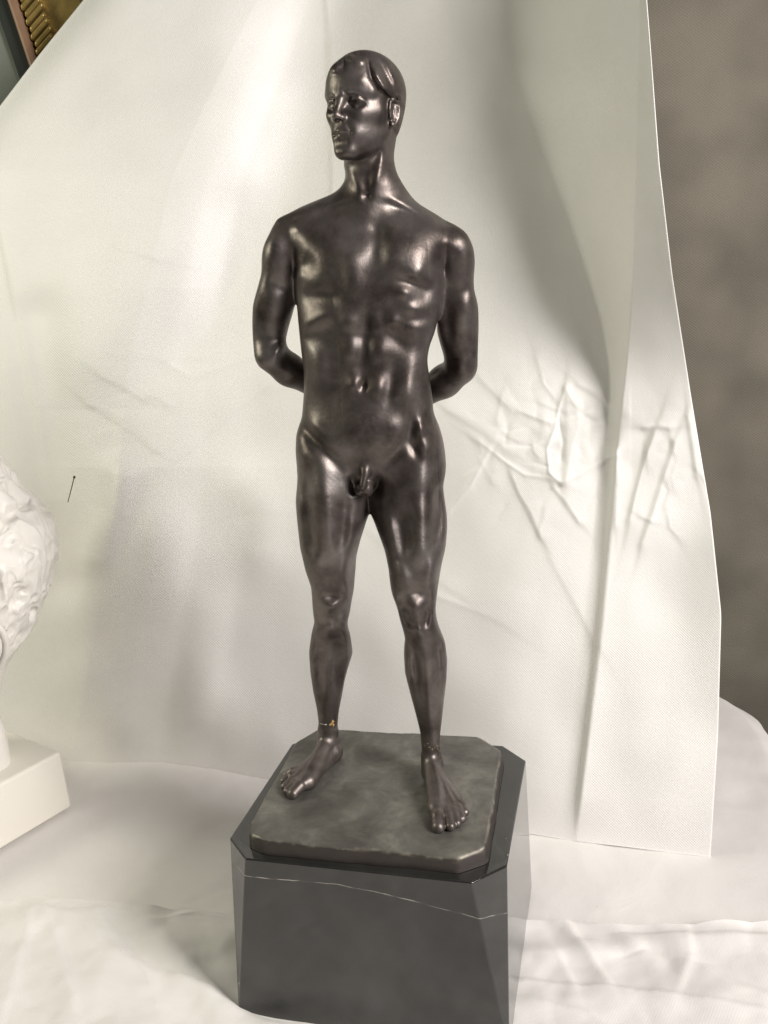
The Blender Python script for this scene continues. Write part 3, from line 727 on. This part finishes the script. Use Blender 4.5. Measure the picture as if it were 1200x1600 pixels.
    def hcone(a, b, ra, rb, k=.03, sub=False, squash=None):
        sc.cone(hp(*a), hp(*b), ra * H, rb * H, k * H, sub, None if squash is None else (lx * squash[0][0] + ly * squash[0][1] + ez * squash[0][2], squash[1]))
    hball((0, -.06, .63), (.325, .42, .352), .02)                   # cranium
    hball((0, .10, .67), (.285, .290, .25), .10)                    # forehead
    hball((0, .10, .34), (.256, .258, .30), .12)                    # face
    hball((0, -.03, .41), (.275, .26, .23), .08)                    # side of the head, masseter
    for sx in (-1, 1):
        hcone((sx * .205, -.03, .265), (sx * .062, .27, .072), .055, .052, .14)   # jaw
        hcone((sx * .232, .12, .430), (sx * .16, .265, .405), .062, .055, .10)    # cheekbone
        hcone((sx * .232, .215, .588), (sx * .045, .350, .566), .044, .044, .06)   # brow
    hcone((-.022, .310, .066), (.022, .310, .066), .062, .062, .07)   # chin
    hball((0, .285, .225), (.13, .10, .12), .08)                    # mouth mound
    for sx in (-1, 1):
        hball((sx * .140, .390, .490), (.100, .150, .064), .045, sub=True)        # eye socket
        hball((sx * .136, .226, .486), (.080, .080, .062), .010)                  # eyeball
        hcone((sx * .066, .300, .494), (sx * .110, .322, .522), .015, .018, .008)  # upper lid
        hcone((sx * .110, .322, .522), (sx * .165, .308, .520), .018, .018, .008)
        hcone((sx * .165, .308, .520), (sx * .212, .258, .488), .018, .015, .008)
        hcone((sx * .075, .296, .478), (sx * .135, .306, .450), .010, .012, .010)  # lower lid
        hcone((sx * .135, .306, .450), (sx * .205, .260, .474), .012, .010, .010)
        hball((sx * .130, .325, .488), (.016, .016, .016), .008, sub=True)        # drilled pupil
    # nose
    hcone((0, .335, .585), (0, .385, .49), .034, .030, .035)
    hcone((0, .380, .49), (0, .432, .380), .032, .034, .04)
    hball((0, .438, .362), (.034, .038, .032), .03)
    for sx in (-1, 1):
        hball((sx * .042, .388, .350), (.028, .046, .030), .025)
        hball((sx * .024, .412, .324), (.013, .022, .013), .014, sub=True)
    # lips
    for sx in (-1, 1):
        hcone((0, .390, .236), (sx * .088, .335, .216), .022, .012, .02)
        hcone((0, .382, .186), (sx * .075, .335, .203), .026, .014, .02)
    hcone((-.095, .345, .212), (0, .420, .213), .010, .013, .03, sub=True); hcone((.095, .345, .212), (0, .420, .213), .010, .013, .03, sub=True)
    hcone((-.04, .405, .140), (.04, .405, .140), .026, .026, .08, sub=True)
    hcone((0, .425, .300), (0, .420, .255), .010, .014, .03, sub=True)
    # hair: a cap over the skull; the hairline recedes at the temples, dips in front of the ear and clears it
    cs = hp(0, -.06, .64); R3 = .60 * H
    sl = sc.box(cs - R3, cs + R3); X, Y, Z = sc.grid(sl)
    q = [(r[0] * (X - chin[0]) + r[1] * (Y - chin[1]) + r[2] * (Z - chin[2])) / H for r in M]
    e = np.sqrt((q[0] / .358) ** 2 + ((q[1] + .06) / .455) ** 2 + ((q[2] - .630) / .377) ** 2)
    d = (e - 1) * .36
    nape = np.sqrt((q[0] / .25) ** 2 + ((q[1] + .20) / .26) ** 2 + ((q[2] - .40) / .30) ** 2)
    d = smin(d, (nape - 1) * .26, .12)
    phi = np.degrees(np.arctan2(np.abs(q[0]) / .335, (q[1] + .06) / .43))
    hl = np.array([(0, .885), (25, .905), (38, .895), (46, .775), (58, .640), (70, .580), (82, .552), (94, .565), (102, .50), (112, .34), (135, .25), (180, .22)])
    line = np.interp(phi, hl[:, 0], hl[:, 1])
    d = smax(d, (line - q[2]) * .6, .03) * H
    old = sc.F[sl].copy(); sc.F[sl] = smin(old, d, .008 * H)
    hair_mask = np.zeros(sc.F.shape, bool); hair_mask[sl] = d < old - .001
    # ears
    for sx in (-1, 1):
        hball((sx * .292, -.060, .43), (.045, .072, .115), .02)
        pts = [(.002, .38), (.018, .455), (.008, .515), (-.040, .540), (-.098, .520), (-.118, .455), (-.100, .385), (-.060, .325), (-.025, .315)]
        for (a0, c0), (a1, c1) in zip(pts[:-1], pts[1:]):
            o0 = .322 + .22 * max(0, -.0 - a0); o1 = .322 + .22 * max(0, -.0 - a1)
            hcone((sx * o0, a0, c0), (sx * o1, a1, c1), .019, .019, .008)
        hball((sx * .355, -.042, .440), (.034, .034, .062), .012, sub=True)
        hcone((sx * .335, -.075, .49), (sx * .335, -.070, .38), .013, .013, .01)
        hball((sx * .322, -.030, .325), (.022, .028, .032), .015)
    zi = int(np.searchsorted(sc.zs, 2.26)); z2 = int(np.searchsorted(sc.zs, .27)); z3 = int(np.searchsorted(sc.zs, 1.2))
    sc.blur((slice(None), slice(None), slice(z3, zi)), 3); sc.blur((slice(None), slice(None), slice(z2, z3 + 3)), 2)

    # ---- modelling of the surface
    ids, X, n = sc.band(.03)
    u, v = project(X)
    view = CAM - X; view /= np.linalg.norm(view, axis=1, keepdims=True)
    front = np.clip((n * view).sum(1) / .35, 0, 1)
    R = np.zeros(len(u))
    def stroke(pts, w, amp, taper=True):
        pts = np.array(pts, float)
        if len(pts) == 1: pts = np.array([pts[0], pts[0] + (.01, .01)])
        r = 2.6 * (max(w) if hasattr(w, '__len__') else w)
        mk = np.flatnonzero((u > pts[:, 0].min() - r) & (u < pts[:, 0].max() + r) & (v > pts[:, 1].min() - r) & (v < pts[:, 1].max() + r) & (front > 0))
        if not len(mk): return
        uu, vv = u[mk], v[mk]; best = np.full(len(mk), 1e9); tt = np.zeros(len(mk))
        tot = np.linalg.norm(np.diff(pts, axis=0), axis=1).cumsum(); base = 0.0
        for i, (a, b) in enumerate(zip(pts[:-1], pts[1:])):
            ab = b - a; h = np.clip(((uu - a[0]) * ab[0] + (vv - a[1]) * ab[1]) / (ab @ ab), 0, 1)
            dd = (uu - a[0] - h * ab[0]) ** 2 + (vv - a[1] - h * ab[1]) ** 2
            t = (base + h * (tot[i] - base)) / tot[-1]; base = tot[i]
            c = dd < best; best[c] = dd[c]; tt[c] = t[c]
        g = np.exp(-best / (w * w))
        if taper and len(pts) > 2: g *= .15 + .85 * sstep(0, .35, np.minimum(tt, 1 - tt))
        R[mk] += amp * PX * g * front[mk]
    def bump(c, wu, wv, amp, rot=0):
        r = 2.6 * max(wu, wv)
        mk = np.flatnonzero((np.abs(u - c[0]) < r) & (np.abs(v - c[1]) < r) & (front > 0))
        a = math.radians(rot); du, dv = u[mk] - c[0], v[mk] - c[1]
        p, q2 = du * math.cos(a) + dv * math.sin(a), -du * math.sin(a) + dv * math.cos(a)
        R[mk] += amp * PX * np.exp(-(p / wu) ** 2 - (q2 / wv) ** 2) * front[mk]
    # neck and collar
    stroke([(603, 214), (598, 245), (590, 275), (580, 300)], 7, 4)
    stroke([(545, 262), (556, 285), (566, 303)], 6, 3)
    stroke([(572, 262), (574, 285), (574, 300)], 7, -3)
    bump((573, 306), 7, 6, -5)
    stroke([(583, 307), (610, 309), (640, 322), (675, 342), (700, 352)], 6, 2.6)
    stroke([(563, 309), (540, 312), (505, 322), (470, 333), (440, 343)], 6, 2.6)
    stroke([(598, 318), (630, 330), (665, 352)], 7, -2.2)
    stroke([(545, 322), (510, 334), (478, 350)], 7, -2.2)
    bump((433, 343), 7, 6, 3)
    bump((463, 357), 8, 9, 3)
    # chest
    bump((500, 392), 40, 36, 11); bump((634, 396), 42, 36, 13)
    stroke([(590, 340), (590, 385), (584, 425)], 14, -8)
    bump((548, 402), 18, 20, 6); bump((551, 440), 18, 26, 7)
    bump((481, 412), 15, 18, -6); stroke([(469, 392), (466, 418), (472, 444)], 8, 4)
    stroke([(468, 450), (492, 464), (518, 464), (540, 454)], 16, -6)
    stroke([(686, 448), (664, 452), (640, 444), (612, 436)], 11, -5)
    bump((650, 424), 14, 14, 7)
    stroke([(690, 372), (692, 405), (688, 440)], 9, -5)
    stroke([(464, 370), (463, 400), (461, 440)], 9, -5)
    bump((710, 380), 20, 22, 6)
    bump((698, 346), 14, 8, -5)
    stroke([(600, 330), (630, 342), (662, 360)], 11, -2.5)
    # ribs and costal arch
    bump((632, 456), 16, 13, 8); bump((645, 482), 20, 14, 6); bump((612, 503), 13, 12, 8); bump((650, 512), 20, 12, 4.5)
    stroke([(588, 466), (598, 490), (618, 528), (646, 556)], 13, -5)
    stroke([(632, 470), (655, 470), (676, 462)], 10, -2); stroke([(632, 496), (655, 498), (674, 492)], 10, -1.5)
    stroke([(466, 524), (480, 506), (503, 495), (530, 484)], 14, 5)
    stroke([(484, 548), (502, 528), (526, 520)], 22, -4)
        # abdomen
    stroke([(577, 462), (571, 510), (568, 555), (566, 600)], 12, -6)
    bump((543, 503), 15, 16, 6); bump((547, 545), 15, 22, 5); bump((553, 600), 10, 12, 6)
    bump((592, 508), 14, 16, 3); bump((591, 550), 16, 18, 5); bump((590, 606), 13, 18, 7)
    stroke([(535, 523), (565, 526), (604, 530)], 10, -2.5); stroke([(535, 568), (565, 574), (606, 578)], 10, -2)
    stroke([(521, 520), (518, 570), (522, 615), (535, 648)], 14, -3.5)
    stroke([(613, 548), (614, 580), (609, 622), (604, 648)], 10, -3)
    bump((567, 603), 6, 8, -7)
    bump((638, 610), 16, 30, 7); bump((619, 616), 10, 11, 4)
    bump((496, 570), 20, 40, 5); bump((648, 568), 18, 22, 4)
    bump((566, 678), 48, 38, 13); bump((612, 664), 14, 13, 3)
    # groin and hips
    stroke([(470, 655), (488, 682), (506, 703), (528, 724), (546, 738)], 12.5, -9.5)
    stroke([(474, 642), (494, 670), (515, 692), (540, 714)], 12.5, 5.4)
    stroke([(676, 648), (650, 660), (630, 690), (610, 716), (590, 732)], 11.2, -7.4)
    bump((655, 666), 11.5, 17.2, 9.8); bump((666, 697), 13.8, 16.1, 7.0); bump((660, 740), 17.2, 39.1, 7.0); bump((648, 702), 8.0, 16.1, -7.0, -25)
    stroke([(640, 664), (618, 694), (598, 716)], 11.2, 4.1)
    stroke([(546, 738), (550, 757), (556, 778)], 8.8, -8.1); stroke([(592, 737), (592, 757), (586, 778)], 8.8, -8.1)
    bump((570, 728), 20.7, 10.3, 4.2)
    # thighs
    stroke([(503, 715), (506, 780), (512, 850), (515, 895)], 17, 9)
    stroke([(480, 720), (482, 790), (488, 860), (495, 905)], 10, -7)
    stroke([(536, 755), (540, 810), (530, 868)], 12, -7)
    stroke([(545, 790), (547, 830), (543, 870)], 9, 4)
    bump((535, 890), 13, 26, 9, 8); bump((495, 884), 11, 26, 7, -8)
    stroke([(513, 885), (516, 910), (518, 934)], 9, -4)
    bump((522, 750), 20, 30, -4, 30)
    stroke([(657, 760), (659, 810), (657, 860), (652, 900)], 17, 9)
    stroke([(682, 745), (684, 800), (678, 868)], 10, -7)
    stroke([(620, 785), (630, 840), (636, 885)], 12, -7)
    stroke([(606, 800), (615, 850), (618, 880)], 9, 4)
    bump((628, 900), 13, 26, 8, -14); bump((673, 892), 10, 24, 6, 8)
    bump((620, 752), 20, 26, -5, -30)
    # knees
    bump((517, 950), 12, 13, 6); stroke([(497, 928), (505, 942), (517, 948), (529, 942), (538, 926)], 7, 3.5)
    bump((518, 930), 11, 9, -5); stroke([(496, 950), (499, 967), (506, 984)], 7, -4); stroke([(538, 950), (534, 967), (528, 984)], 7, -4)
    bump((517, 982), 8, 10, 5); bump((494, 925), 7, 10, 3); bump((543, 925), 8, 12, 4)
    bump((648, 950), 12, 14, 6); stroke([(630, 945), (638, 966), (646, 986)], 6, -6); stroke([(668, 943), (666, 965), (661, 986)], 6, -7)
    bump((652, 926), 11, 9, -4); bump((654, 988), 8, 10, 5); bump((676, 930), 7, 12, 3); bump((622, 930), 7, 12, 4)
    # shins and calves
    stroke([(516, 985), (513, 1030), (512, 1080), (512, 1120)], 9, 6)
    stroke([(530, 1000), (526, 1040), (521, 1085)], 6, -5)
    stroke([(498, 1000), (497, 1040), (501, 1085)], 6, -3)
    bump((541, 1010), 9, 24, 6); stroke([(534, 1040), (530, 1062), (524, 1090)], 5, -4); stroke([(491, 1000), (489, 1030), (493, 1065)], 6, 4)
    stroke([(657, 985), (665, 1030), (667, 1075), (671, 1120), (675, 1150)], 8, 8)
    stroke([(647, 1000), (651, 1040), (656, 1075), (662, 1115)], 8, -5.5)
    stroke([(639, 1010), (641, 1040), (647, 1075)], 6, 4)
    stroke([(683, 1000), (686, 1040), (683, 1085)], 7, -3.5); stroke([(674, 1000), (676, 1040), (677, 1090)], 6, 4); bump((693, 1020), 6, 22, 4)
    bump((499, 1133), 5, 7, 2); bump((527, 1142), 5, 7, 3); bump((685, 1170), 5, 7, 2.5); bump((661, 1180), 4, 7, 2)
    # foot tendons
    stroke([(506, 1150), (490, 1185), (470, 1215)], 4, 2); stroke([(498, 1160), (478, 1190), (460, 1212)], 3, 1.5)
    stroke([(676, 1185), (686, 1225), (690, 1262)], 5, 3)
    stroke([(684, 1200), (700, 1235), (713, 1262)], 3, 1.6); stroke([(688, 1205), (708, 1235), (722, 1256)], 3, 1.6)
    # arms
    bump((426, 392), 16, 26, 4); stroke([(416, 436), (432, 447), (452, 452)], 11, -4)
    bump((426, 482), 15, 30, 5); stroke([(407, 452), (408, 490), (410, 530)], 8, -3)
    stroke([(446, 534), (433, 548), (428, 562)], 6, 5); stroke([(452, 550), (442, 562), (448, 578)], 8, -3)
    stroke([(698, 438), (715, 456), (738, 452)], 11, -4)
    bump((726, 490), 15, 30, 5); stroke([(702, 470), (702, 510), (705, 545)], 8, -4)
    bump((722, 570), 10, 14, 4); stroke([(698, 556), (708, 566), (702, 582)], 8, -3)
    # hair, combed in broad locks from the parting
    stroke([(574, 86), (576, 104), (580, 121), (592, 139), (608, 152)], 3.2, -4)
    stroke([(585, 100), (589, 117), (600, 136), (614, 149)], 6, 6)
    stroke([(586, 86), (597, 104), (607, 124), (618, 144)], 5, -2)
    stroke([(596, 88), (608, 106), (617, 126), (625, 146)], 6, 2.2)
    stroke([(606, 92), (618, 112), (626, 136), (629, 154)], 5, -1.5)
    stroke([(618, 158), (628, 166), (630, 184)], 4, -2); stroke([(624, 150), (632, 168)], 4, 2)
    stroke([(538, 87), (539, 99), (535, 113)], 4, -3.5)
    stroke([(540, 84), (550, 92), (564, 95), (574, 90)], 5, 3); stroke([(545, 80), (556, 86), (570, 85)], 3.5, -2)
    stroke([(529, 94), (523, 104), (520, 118)], 6, 4); stroke([(520, 98), (514, 110), (512, 120)], 4, 2)
    # brow and cheeks
    bump((565, 126), 10, 8, 1.5); stroke([(536, 140), (541, 147)], 3, -2); bump((562, 205), 16, 16, 2.5)
    stroke([(540, 190), (548, 202), (550, 214)], 4, -1.8)
    F = sc.F; i, j, l = ids
    F[i, j, l] -= R.astype(np.float32)
    sc.blur((slice(None), slice(None), slice(z3, zi)), 4); sc.blur((slice(None), slice(None), slice(z2, z3 + 3)), 2)
    sc.blur((slice(None), slice(None), slice(zi - 3, None)), 1)
    verts, nrm, Q, (ci, cj, cl) = sc.mesh()
    hv = hair_mask[ci, cj, cl] & hair_mask[ci + 1, cj, cl] & hair_mask[ci, cj + 1, cl] & hair_mask[ci, cj, cl + 1]
    hq = hv[Q].sum(1) >= 3
    body = mesh_from_quads('figure', verts, nrm, Q[~hq], M_BRONZE, statue)
    body['label'] = 'dark brown bronze figure, head turned aside, legs apart'
    hair = mesh_from_quads('hair', verts, nrm, Q[hq], M_BRONZE)
    hair.parent = body
    return body, BVHTree.FromPolygons((verts * 1.0).tolist(), Q.tolist())
figure, BVH = build_figure()

# ------------------------------------------------------------------ broken and resoldered ankles
def hit(u, v):
    r = ray(u, v); r = r / np.linalg.norm(r)
    loc, nor, idx, dist = BVH.ray_cast(Vector(CAM), Vector(r))
    return (loc, nor) if loc is not None else (None, None)
def patch(name, spots, r, mt):
    bm = bmesh.new(); rnd = random.Random(7)
    for u_, v_, k in spots:
        loc, nor = hit(u_, v_)
        if loc is None: continue
        q = nor.to_track_quat('Z', 'Y').to_matrix().to_4x4()
        mtx = Matrix.Translation(loc * S) @ q @ Matrix.Diagonal((k * (.7 + .6 * rnd.random()), k * (.7 + .6 * rnd.random()), .35, 1))
        bmesh.ops.create_icosphere(bm, subdivisions=2, radius=r * S, matrix=mtx)
    me = bpy.data.meshes.new(name); bm.to_mesh(me); bm.free(); me.materials.append(mt)
    me.polygons.foreach_set('use_smooth', [True] * len(me.polygons))
    o = bpy.data.objects.new(name, me); COL.objects.link(o); o.parent = figure
    return o
patch('solder_patch', [(518, 1131, 1.2), (520, 1128, 1.0), (516, 1132.5, .8), (521, 1133, .9), (519.5, 1126, .6), (519, 1130, 1.3)], .0068, M_SOLDER)['label'] = 'golden chip of bare metal at the ankle'
patch('crack_seam', [(499 + k * 1.3, 1130.6 + .25 * k + .4 * math.sin(k * 2.1), .5 + (k > 6) * .4) for k in range(9)], .0032, M_PALE)['label'] = 'pale crack line across the ankle'
patch('solder_patch', [(668, 1162, .7), (671, 1168, .8), (675, 1171, .9), (679, 1169, .6), (683, 1166, .8), (684, 1171, .9), (686, 1174, .6), (664, 1165, .5)], .0046, M_SOLDERDARK)['label'] = 'rough dull solder at the other ankle'

# ------------------------------------------------------------------ plaster bust at the left edge
def bust():
    C0 = np.array([-1.674, 1.155]); d1 = np.array([-.59, -.81]); d2 = np.array([-.81, .59])
    ctr = C0 + d1 * .42 + d2 * .42
    root = empty('bust', (ctr[0], ctr[1], ZF)); tag(root, 'white plaster bust with curly hair on an ivory plinth, cut off by the left edge', 'bust')
    bm = bmesh.new()
    ring_ = [C0, C0 + d1 * .84, C0 + d1 * .84 + d2 * .84, C0 + d2 * .84]
    lo = [bm.verts.new((p[0] * S, p[1] * S, (ZF + .004) * S)) for p in ring_]
    hi = [bm.verts.new(((p[0] + (ctr[0] - p[0]) * .012) * S, (p[1] + (ctr[1] - p[1]) * .012) * S, -.345 * S)) for p in ring_]
    bm.faces.new(hi); bm.faces.new(lo[::-1])
    for i in range(4): bm.faces.new([lo[i], lo[(i + 1) % 4], hi[(i + 1) % 4], hi[i]])
    bmesh.ops.recalc_face_normals(bm, faces=bm.faces)
    bmesh.ops.bevel(bm, geom=list(bm.edges), offset=.018 * S, segments=4, profile=.5, affect='EDGES')
    me = bpy.data.meshes.new('pedestal'); bm.to_mesh(me); bm.free(); me.materials.append(M_PEDESTAL)
    me.polygons.foreach_set('use_smooth', [True] * len(me.polygons))
    o = bpy.data.objects.new('pedestal', me); COL.objects.link(o); adopt(o, root)
    o.modifiers.new('normals', 'WEIGHTED_NORMAL')
    yb_ = ctr[1]
    uc = -86.0
    rightp = [(672, -70), (685, -45), (705, -22), (740, 2), (765, 22), (785, 44), (820, 73), (845, 81), (870, 84), (905, 80), (950, 62), (970, 57), (985, 49), (1010, 33), (1040, 15), (1065, 6), (1100, 0), (1125, -3), (1150, -4), (1172, -4)]
    rightp = [(vv, uu - 5) for vv, uu in rightp]
    leftp = [(vv, 2 * uc - uu - 20) for vv, uu in rightp]
    c3 = P(uc, 880, yb_)
    sc = Sculpt(axis([(c3[0] - .75, c3[0] + .10, .014), (c3[0] + .10, c3[0] + .62, .0065)]), axis([(yb_ - .70, yb_ + .62, .0105)]), axis([(-.42, c3[2] + .62, .0075)]))
    sc.loft(rightp and leftp, rightp, [(672, yb_, .1, .1), (705, yb_, .28, .25), (760, yb_, .42, .40), (870, yb_, .50, .46), (950, yb_, .46, .40), (1010, yb_, .36, .30), (1065, yb_, .22, .24), (1172, yb_, .22, .24)], k=.05, n=2.1, cap=.05)
    # face turned away to the left
    fdir = np.array([-.80, -.60]); sdv = np.array([-.60, .80])
    hb = lambda f, sd, z: np.array([c3[0] + fdir[0] * f + sdv[0] * sd, c3[1] + fdir[1] * f + sdv[1] * sd, c3[2] + z])
    sc.ball(hb(.22, 0, -.10), (.34, .34, .42), k=.1)
    sc.cone(hb(.50, 0, .05), hb(.62, 0, -.12), .045, .065, k=.05); sc.ball(hb(.46, 0, -.42), (.12, .12, .10), k=.1)
    for sd in (-.14, .14):
        sc.ball(hb(.56, sd, .02), (.10, .10, .07), k=.05, sub=True); sc.ball(hb(.44, sd, .02), (.085, .085, .06), k=.02)
    sc.cone(hb(.50, -.10, -.25), hb(.50, .10, -.25), .035, .035, k=.04)
    sc.cone((c3[0], yb_, -.36), (c3[0], yb_, -.2), .12, .12, k=.06)
    ids, X, n = sc.band(.05)
    rnd = np.random.RandomState(4); Rr = np.zeros(len(X))
    fx_ = (X[:, 0] - c3[0]) * fdir[0] + (X[:, 1] - c3[1]) * fdir[1]
    hairw = sstep(.30, .16, fx_) * sstep(-.52, -.40, X[:, 2] - c3[2])
    vis = np.flatnonzero((hairw > .05) & (X[:, 0] > c3[0] + .05) & (X[:, 1] < yb_ + .35))
    for k in vis:
        x, y, z = X[k]
        wx = .05 * noise.noise(Vector((x * 7, y * 7, z * 7))); wz = .05 * noise.noise(Vector((x * 7 + 5, y * 7, z * 7)))
        p = Vector(((x + wx) * 8, y * 8, (z + wz) * 5.5))
        a = noise.noise(p); c = noise.noise(p * 2.3)
        Rr[k] = .050 * (.35 - abs(a)) + .024 * (.3 - abs(c)) - .05 * max(0, a - .28)
    i, j, l = ids; sc.F[i, j, l] -= (np.clip(Rr, -.045, .035) * hairw).astype(np.float32)
    verts, nrm, Q, _ = sc.mesh()
    mesh_from_quads('head', verts, nrm, Q, M_PLASTER, root)
    pts = [P(a, b, yb_ - c) for a, b, c in ((-30, 962, .47), (-12, 972, .44), (2, 985, .40), (9, 1002, .36), (9, 1020, .33), (3, 1036, .30), (-8, 1048, .28))]
    cu = bpy.data.curves.new('band', 'CURVE'); cu.dimensions = '3D'; cu.bevel_depth = .016 * S; cu.bevel_resolution = 4
    sp = cu.splines.new('POLY'); sp.points.add(len(pts) - 1)
    for q, p in zip(sp.points, pts): q.co = (*(p * S), 1)
    cu.materials.append(M_PLASTER)
    tmp = bpy.data.objects.new('band', cu); COL.objects.link(tmp)
    me = bpy.data.meshes.new_from_object(tmp.evaluated_get(bpy.context.evaluated_depsgraph_get())); bpy.data.objects.remove(tmp)
    o = bpy.data.objects.new('ribbon', me); COL.objects.link(o); adopt(o, root)
bust()

# ------------------------------------------------------------------ pin stuck in the sheet
def pin():
    a, b = P(108, 777, 1.62), P(116, 746, 1.58)
    d = Vector(b - a); root = empty('pin', a); tag(root, 'thin dark steel pin stuck in the white sheet above the bust', 'pin')
    rotm = d.to_track_quat('Z', 'Y').to_matrix().to_4x4()
    for name, r0, r1, z0, z1 in (('shaft', .0022, .0026, -.25, 1.0), ('pin_head', .0065, .006, .98, 1.05)):
        bm = bmesh.new(); L = d.length
        bmesh.ops.create_cone(bm, cap_ends=True, segments=14, radius1=r0 * S, radius2=r1 * S, depth=(z1 - z0) * L * S, matrix=Matrix.Translation((0, 0, (z0 + z1) / 2 * L * S)))
        me = bpy.data.meshes.new(name); bm.transform(rotm); bm.to_mesh(me); bm.free(); me.materials.append(M_STEEL)
        o = bpy.data.objects.new(name, me); COL.objects.link(o); o.parent = root
pin()

# ------------------------------------------------------------------ gilt picture frame in the far upper left corner
def frame():
    yq = 3.35
    O = P(20, 0, yq); e1 = P(51, 93, yq) - O; k = np.linalg.norm(e1) / math.hypot(31, 93); e1 /= np.linalg.norm(e1)
    e2 = np.cross(e1, [0, 1, 0]); e2 = -e2 if e2[0] < 0 else e2; e3 = np.array([0, -1., 0])       # along, across to the right, towards the viewer
    root = empty('picture_frame', O); tag(root, 'old picture frame with gilt carved moulding behind the sheet, upper left corner', 'picture frame')
    def slab(name, a0, a1, b0, b1, c0, c1, mt, bev=.006, skew=0):
        bm = bmesh.new(); vs = []
        for a in (a0, a1):
            for b in (b0, b1):
                for c in (c0, c1):
                    p = O + e1 * (a + (b - b0) * skew) * k + e2 * b * k + e3 * c; vs.append(bm.verts.new(p * S))
        for f in ((0, 1, 3, 2), (4, 6, 7, 5), (0, 4, 5, 1), (2, 3, 7, 6), (0, 2, 6, 4), (1, 5, 7, 3)): bm.faces.new([vs[i] for i in f])
        bmesh.ops.recalc_face_normals(bm, faces=bm.faces)
        bmesh.ops.bevel(bm, geom=list(bm.edges), offset=bev * S, segments=3, profile=.5, affect='EDGES')
        me = bpy.data.meshes.new(name); bm.to_mesh(me); bm.free(); me.materials.append(mt)
        o = bpy.data.objects.new(name, me); COL.objects.link(o); adopt(o, root); return o
    slab('canvas', -120, 260, -160, -28, .0, .03, M_CANVAS)
    slab('rebate', -120, 260, -28, 0, .0, .07, M_DARK)
    slab('rail', -120, 260, 0, 17, .0, .14, M_WOOD, .02)
    g = slab('moulding', -120, 260, 17, 120, .0, .09, M_GILT, .02)
    for q in range(-3, 10):
        o = slab('carved_leaf', q * 12.0, q * 12.0 + 9.5, 19 + (q % 2) * 3, 56 + (q * 7 % 5), .09, .15, M_GILT, .016, skew=-.55)
        o.parent = g; o.matrix_parent_inverse = Matrix.Identity(4)
frame()
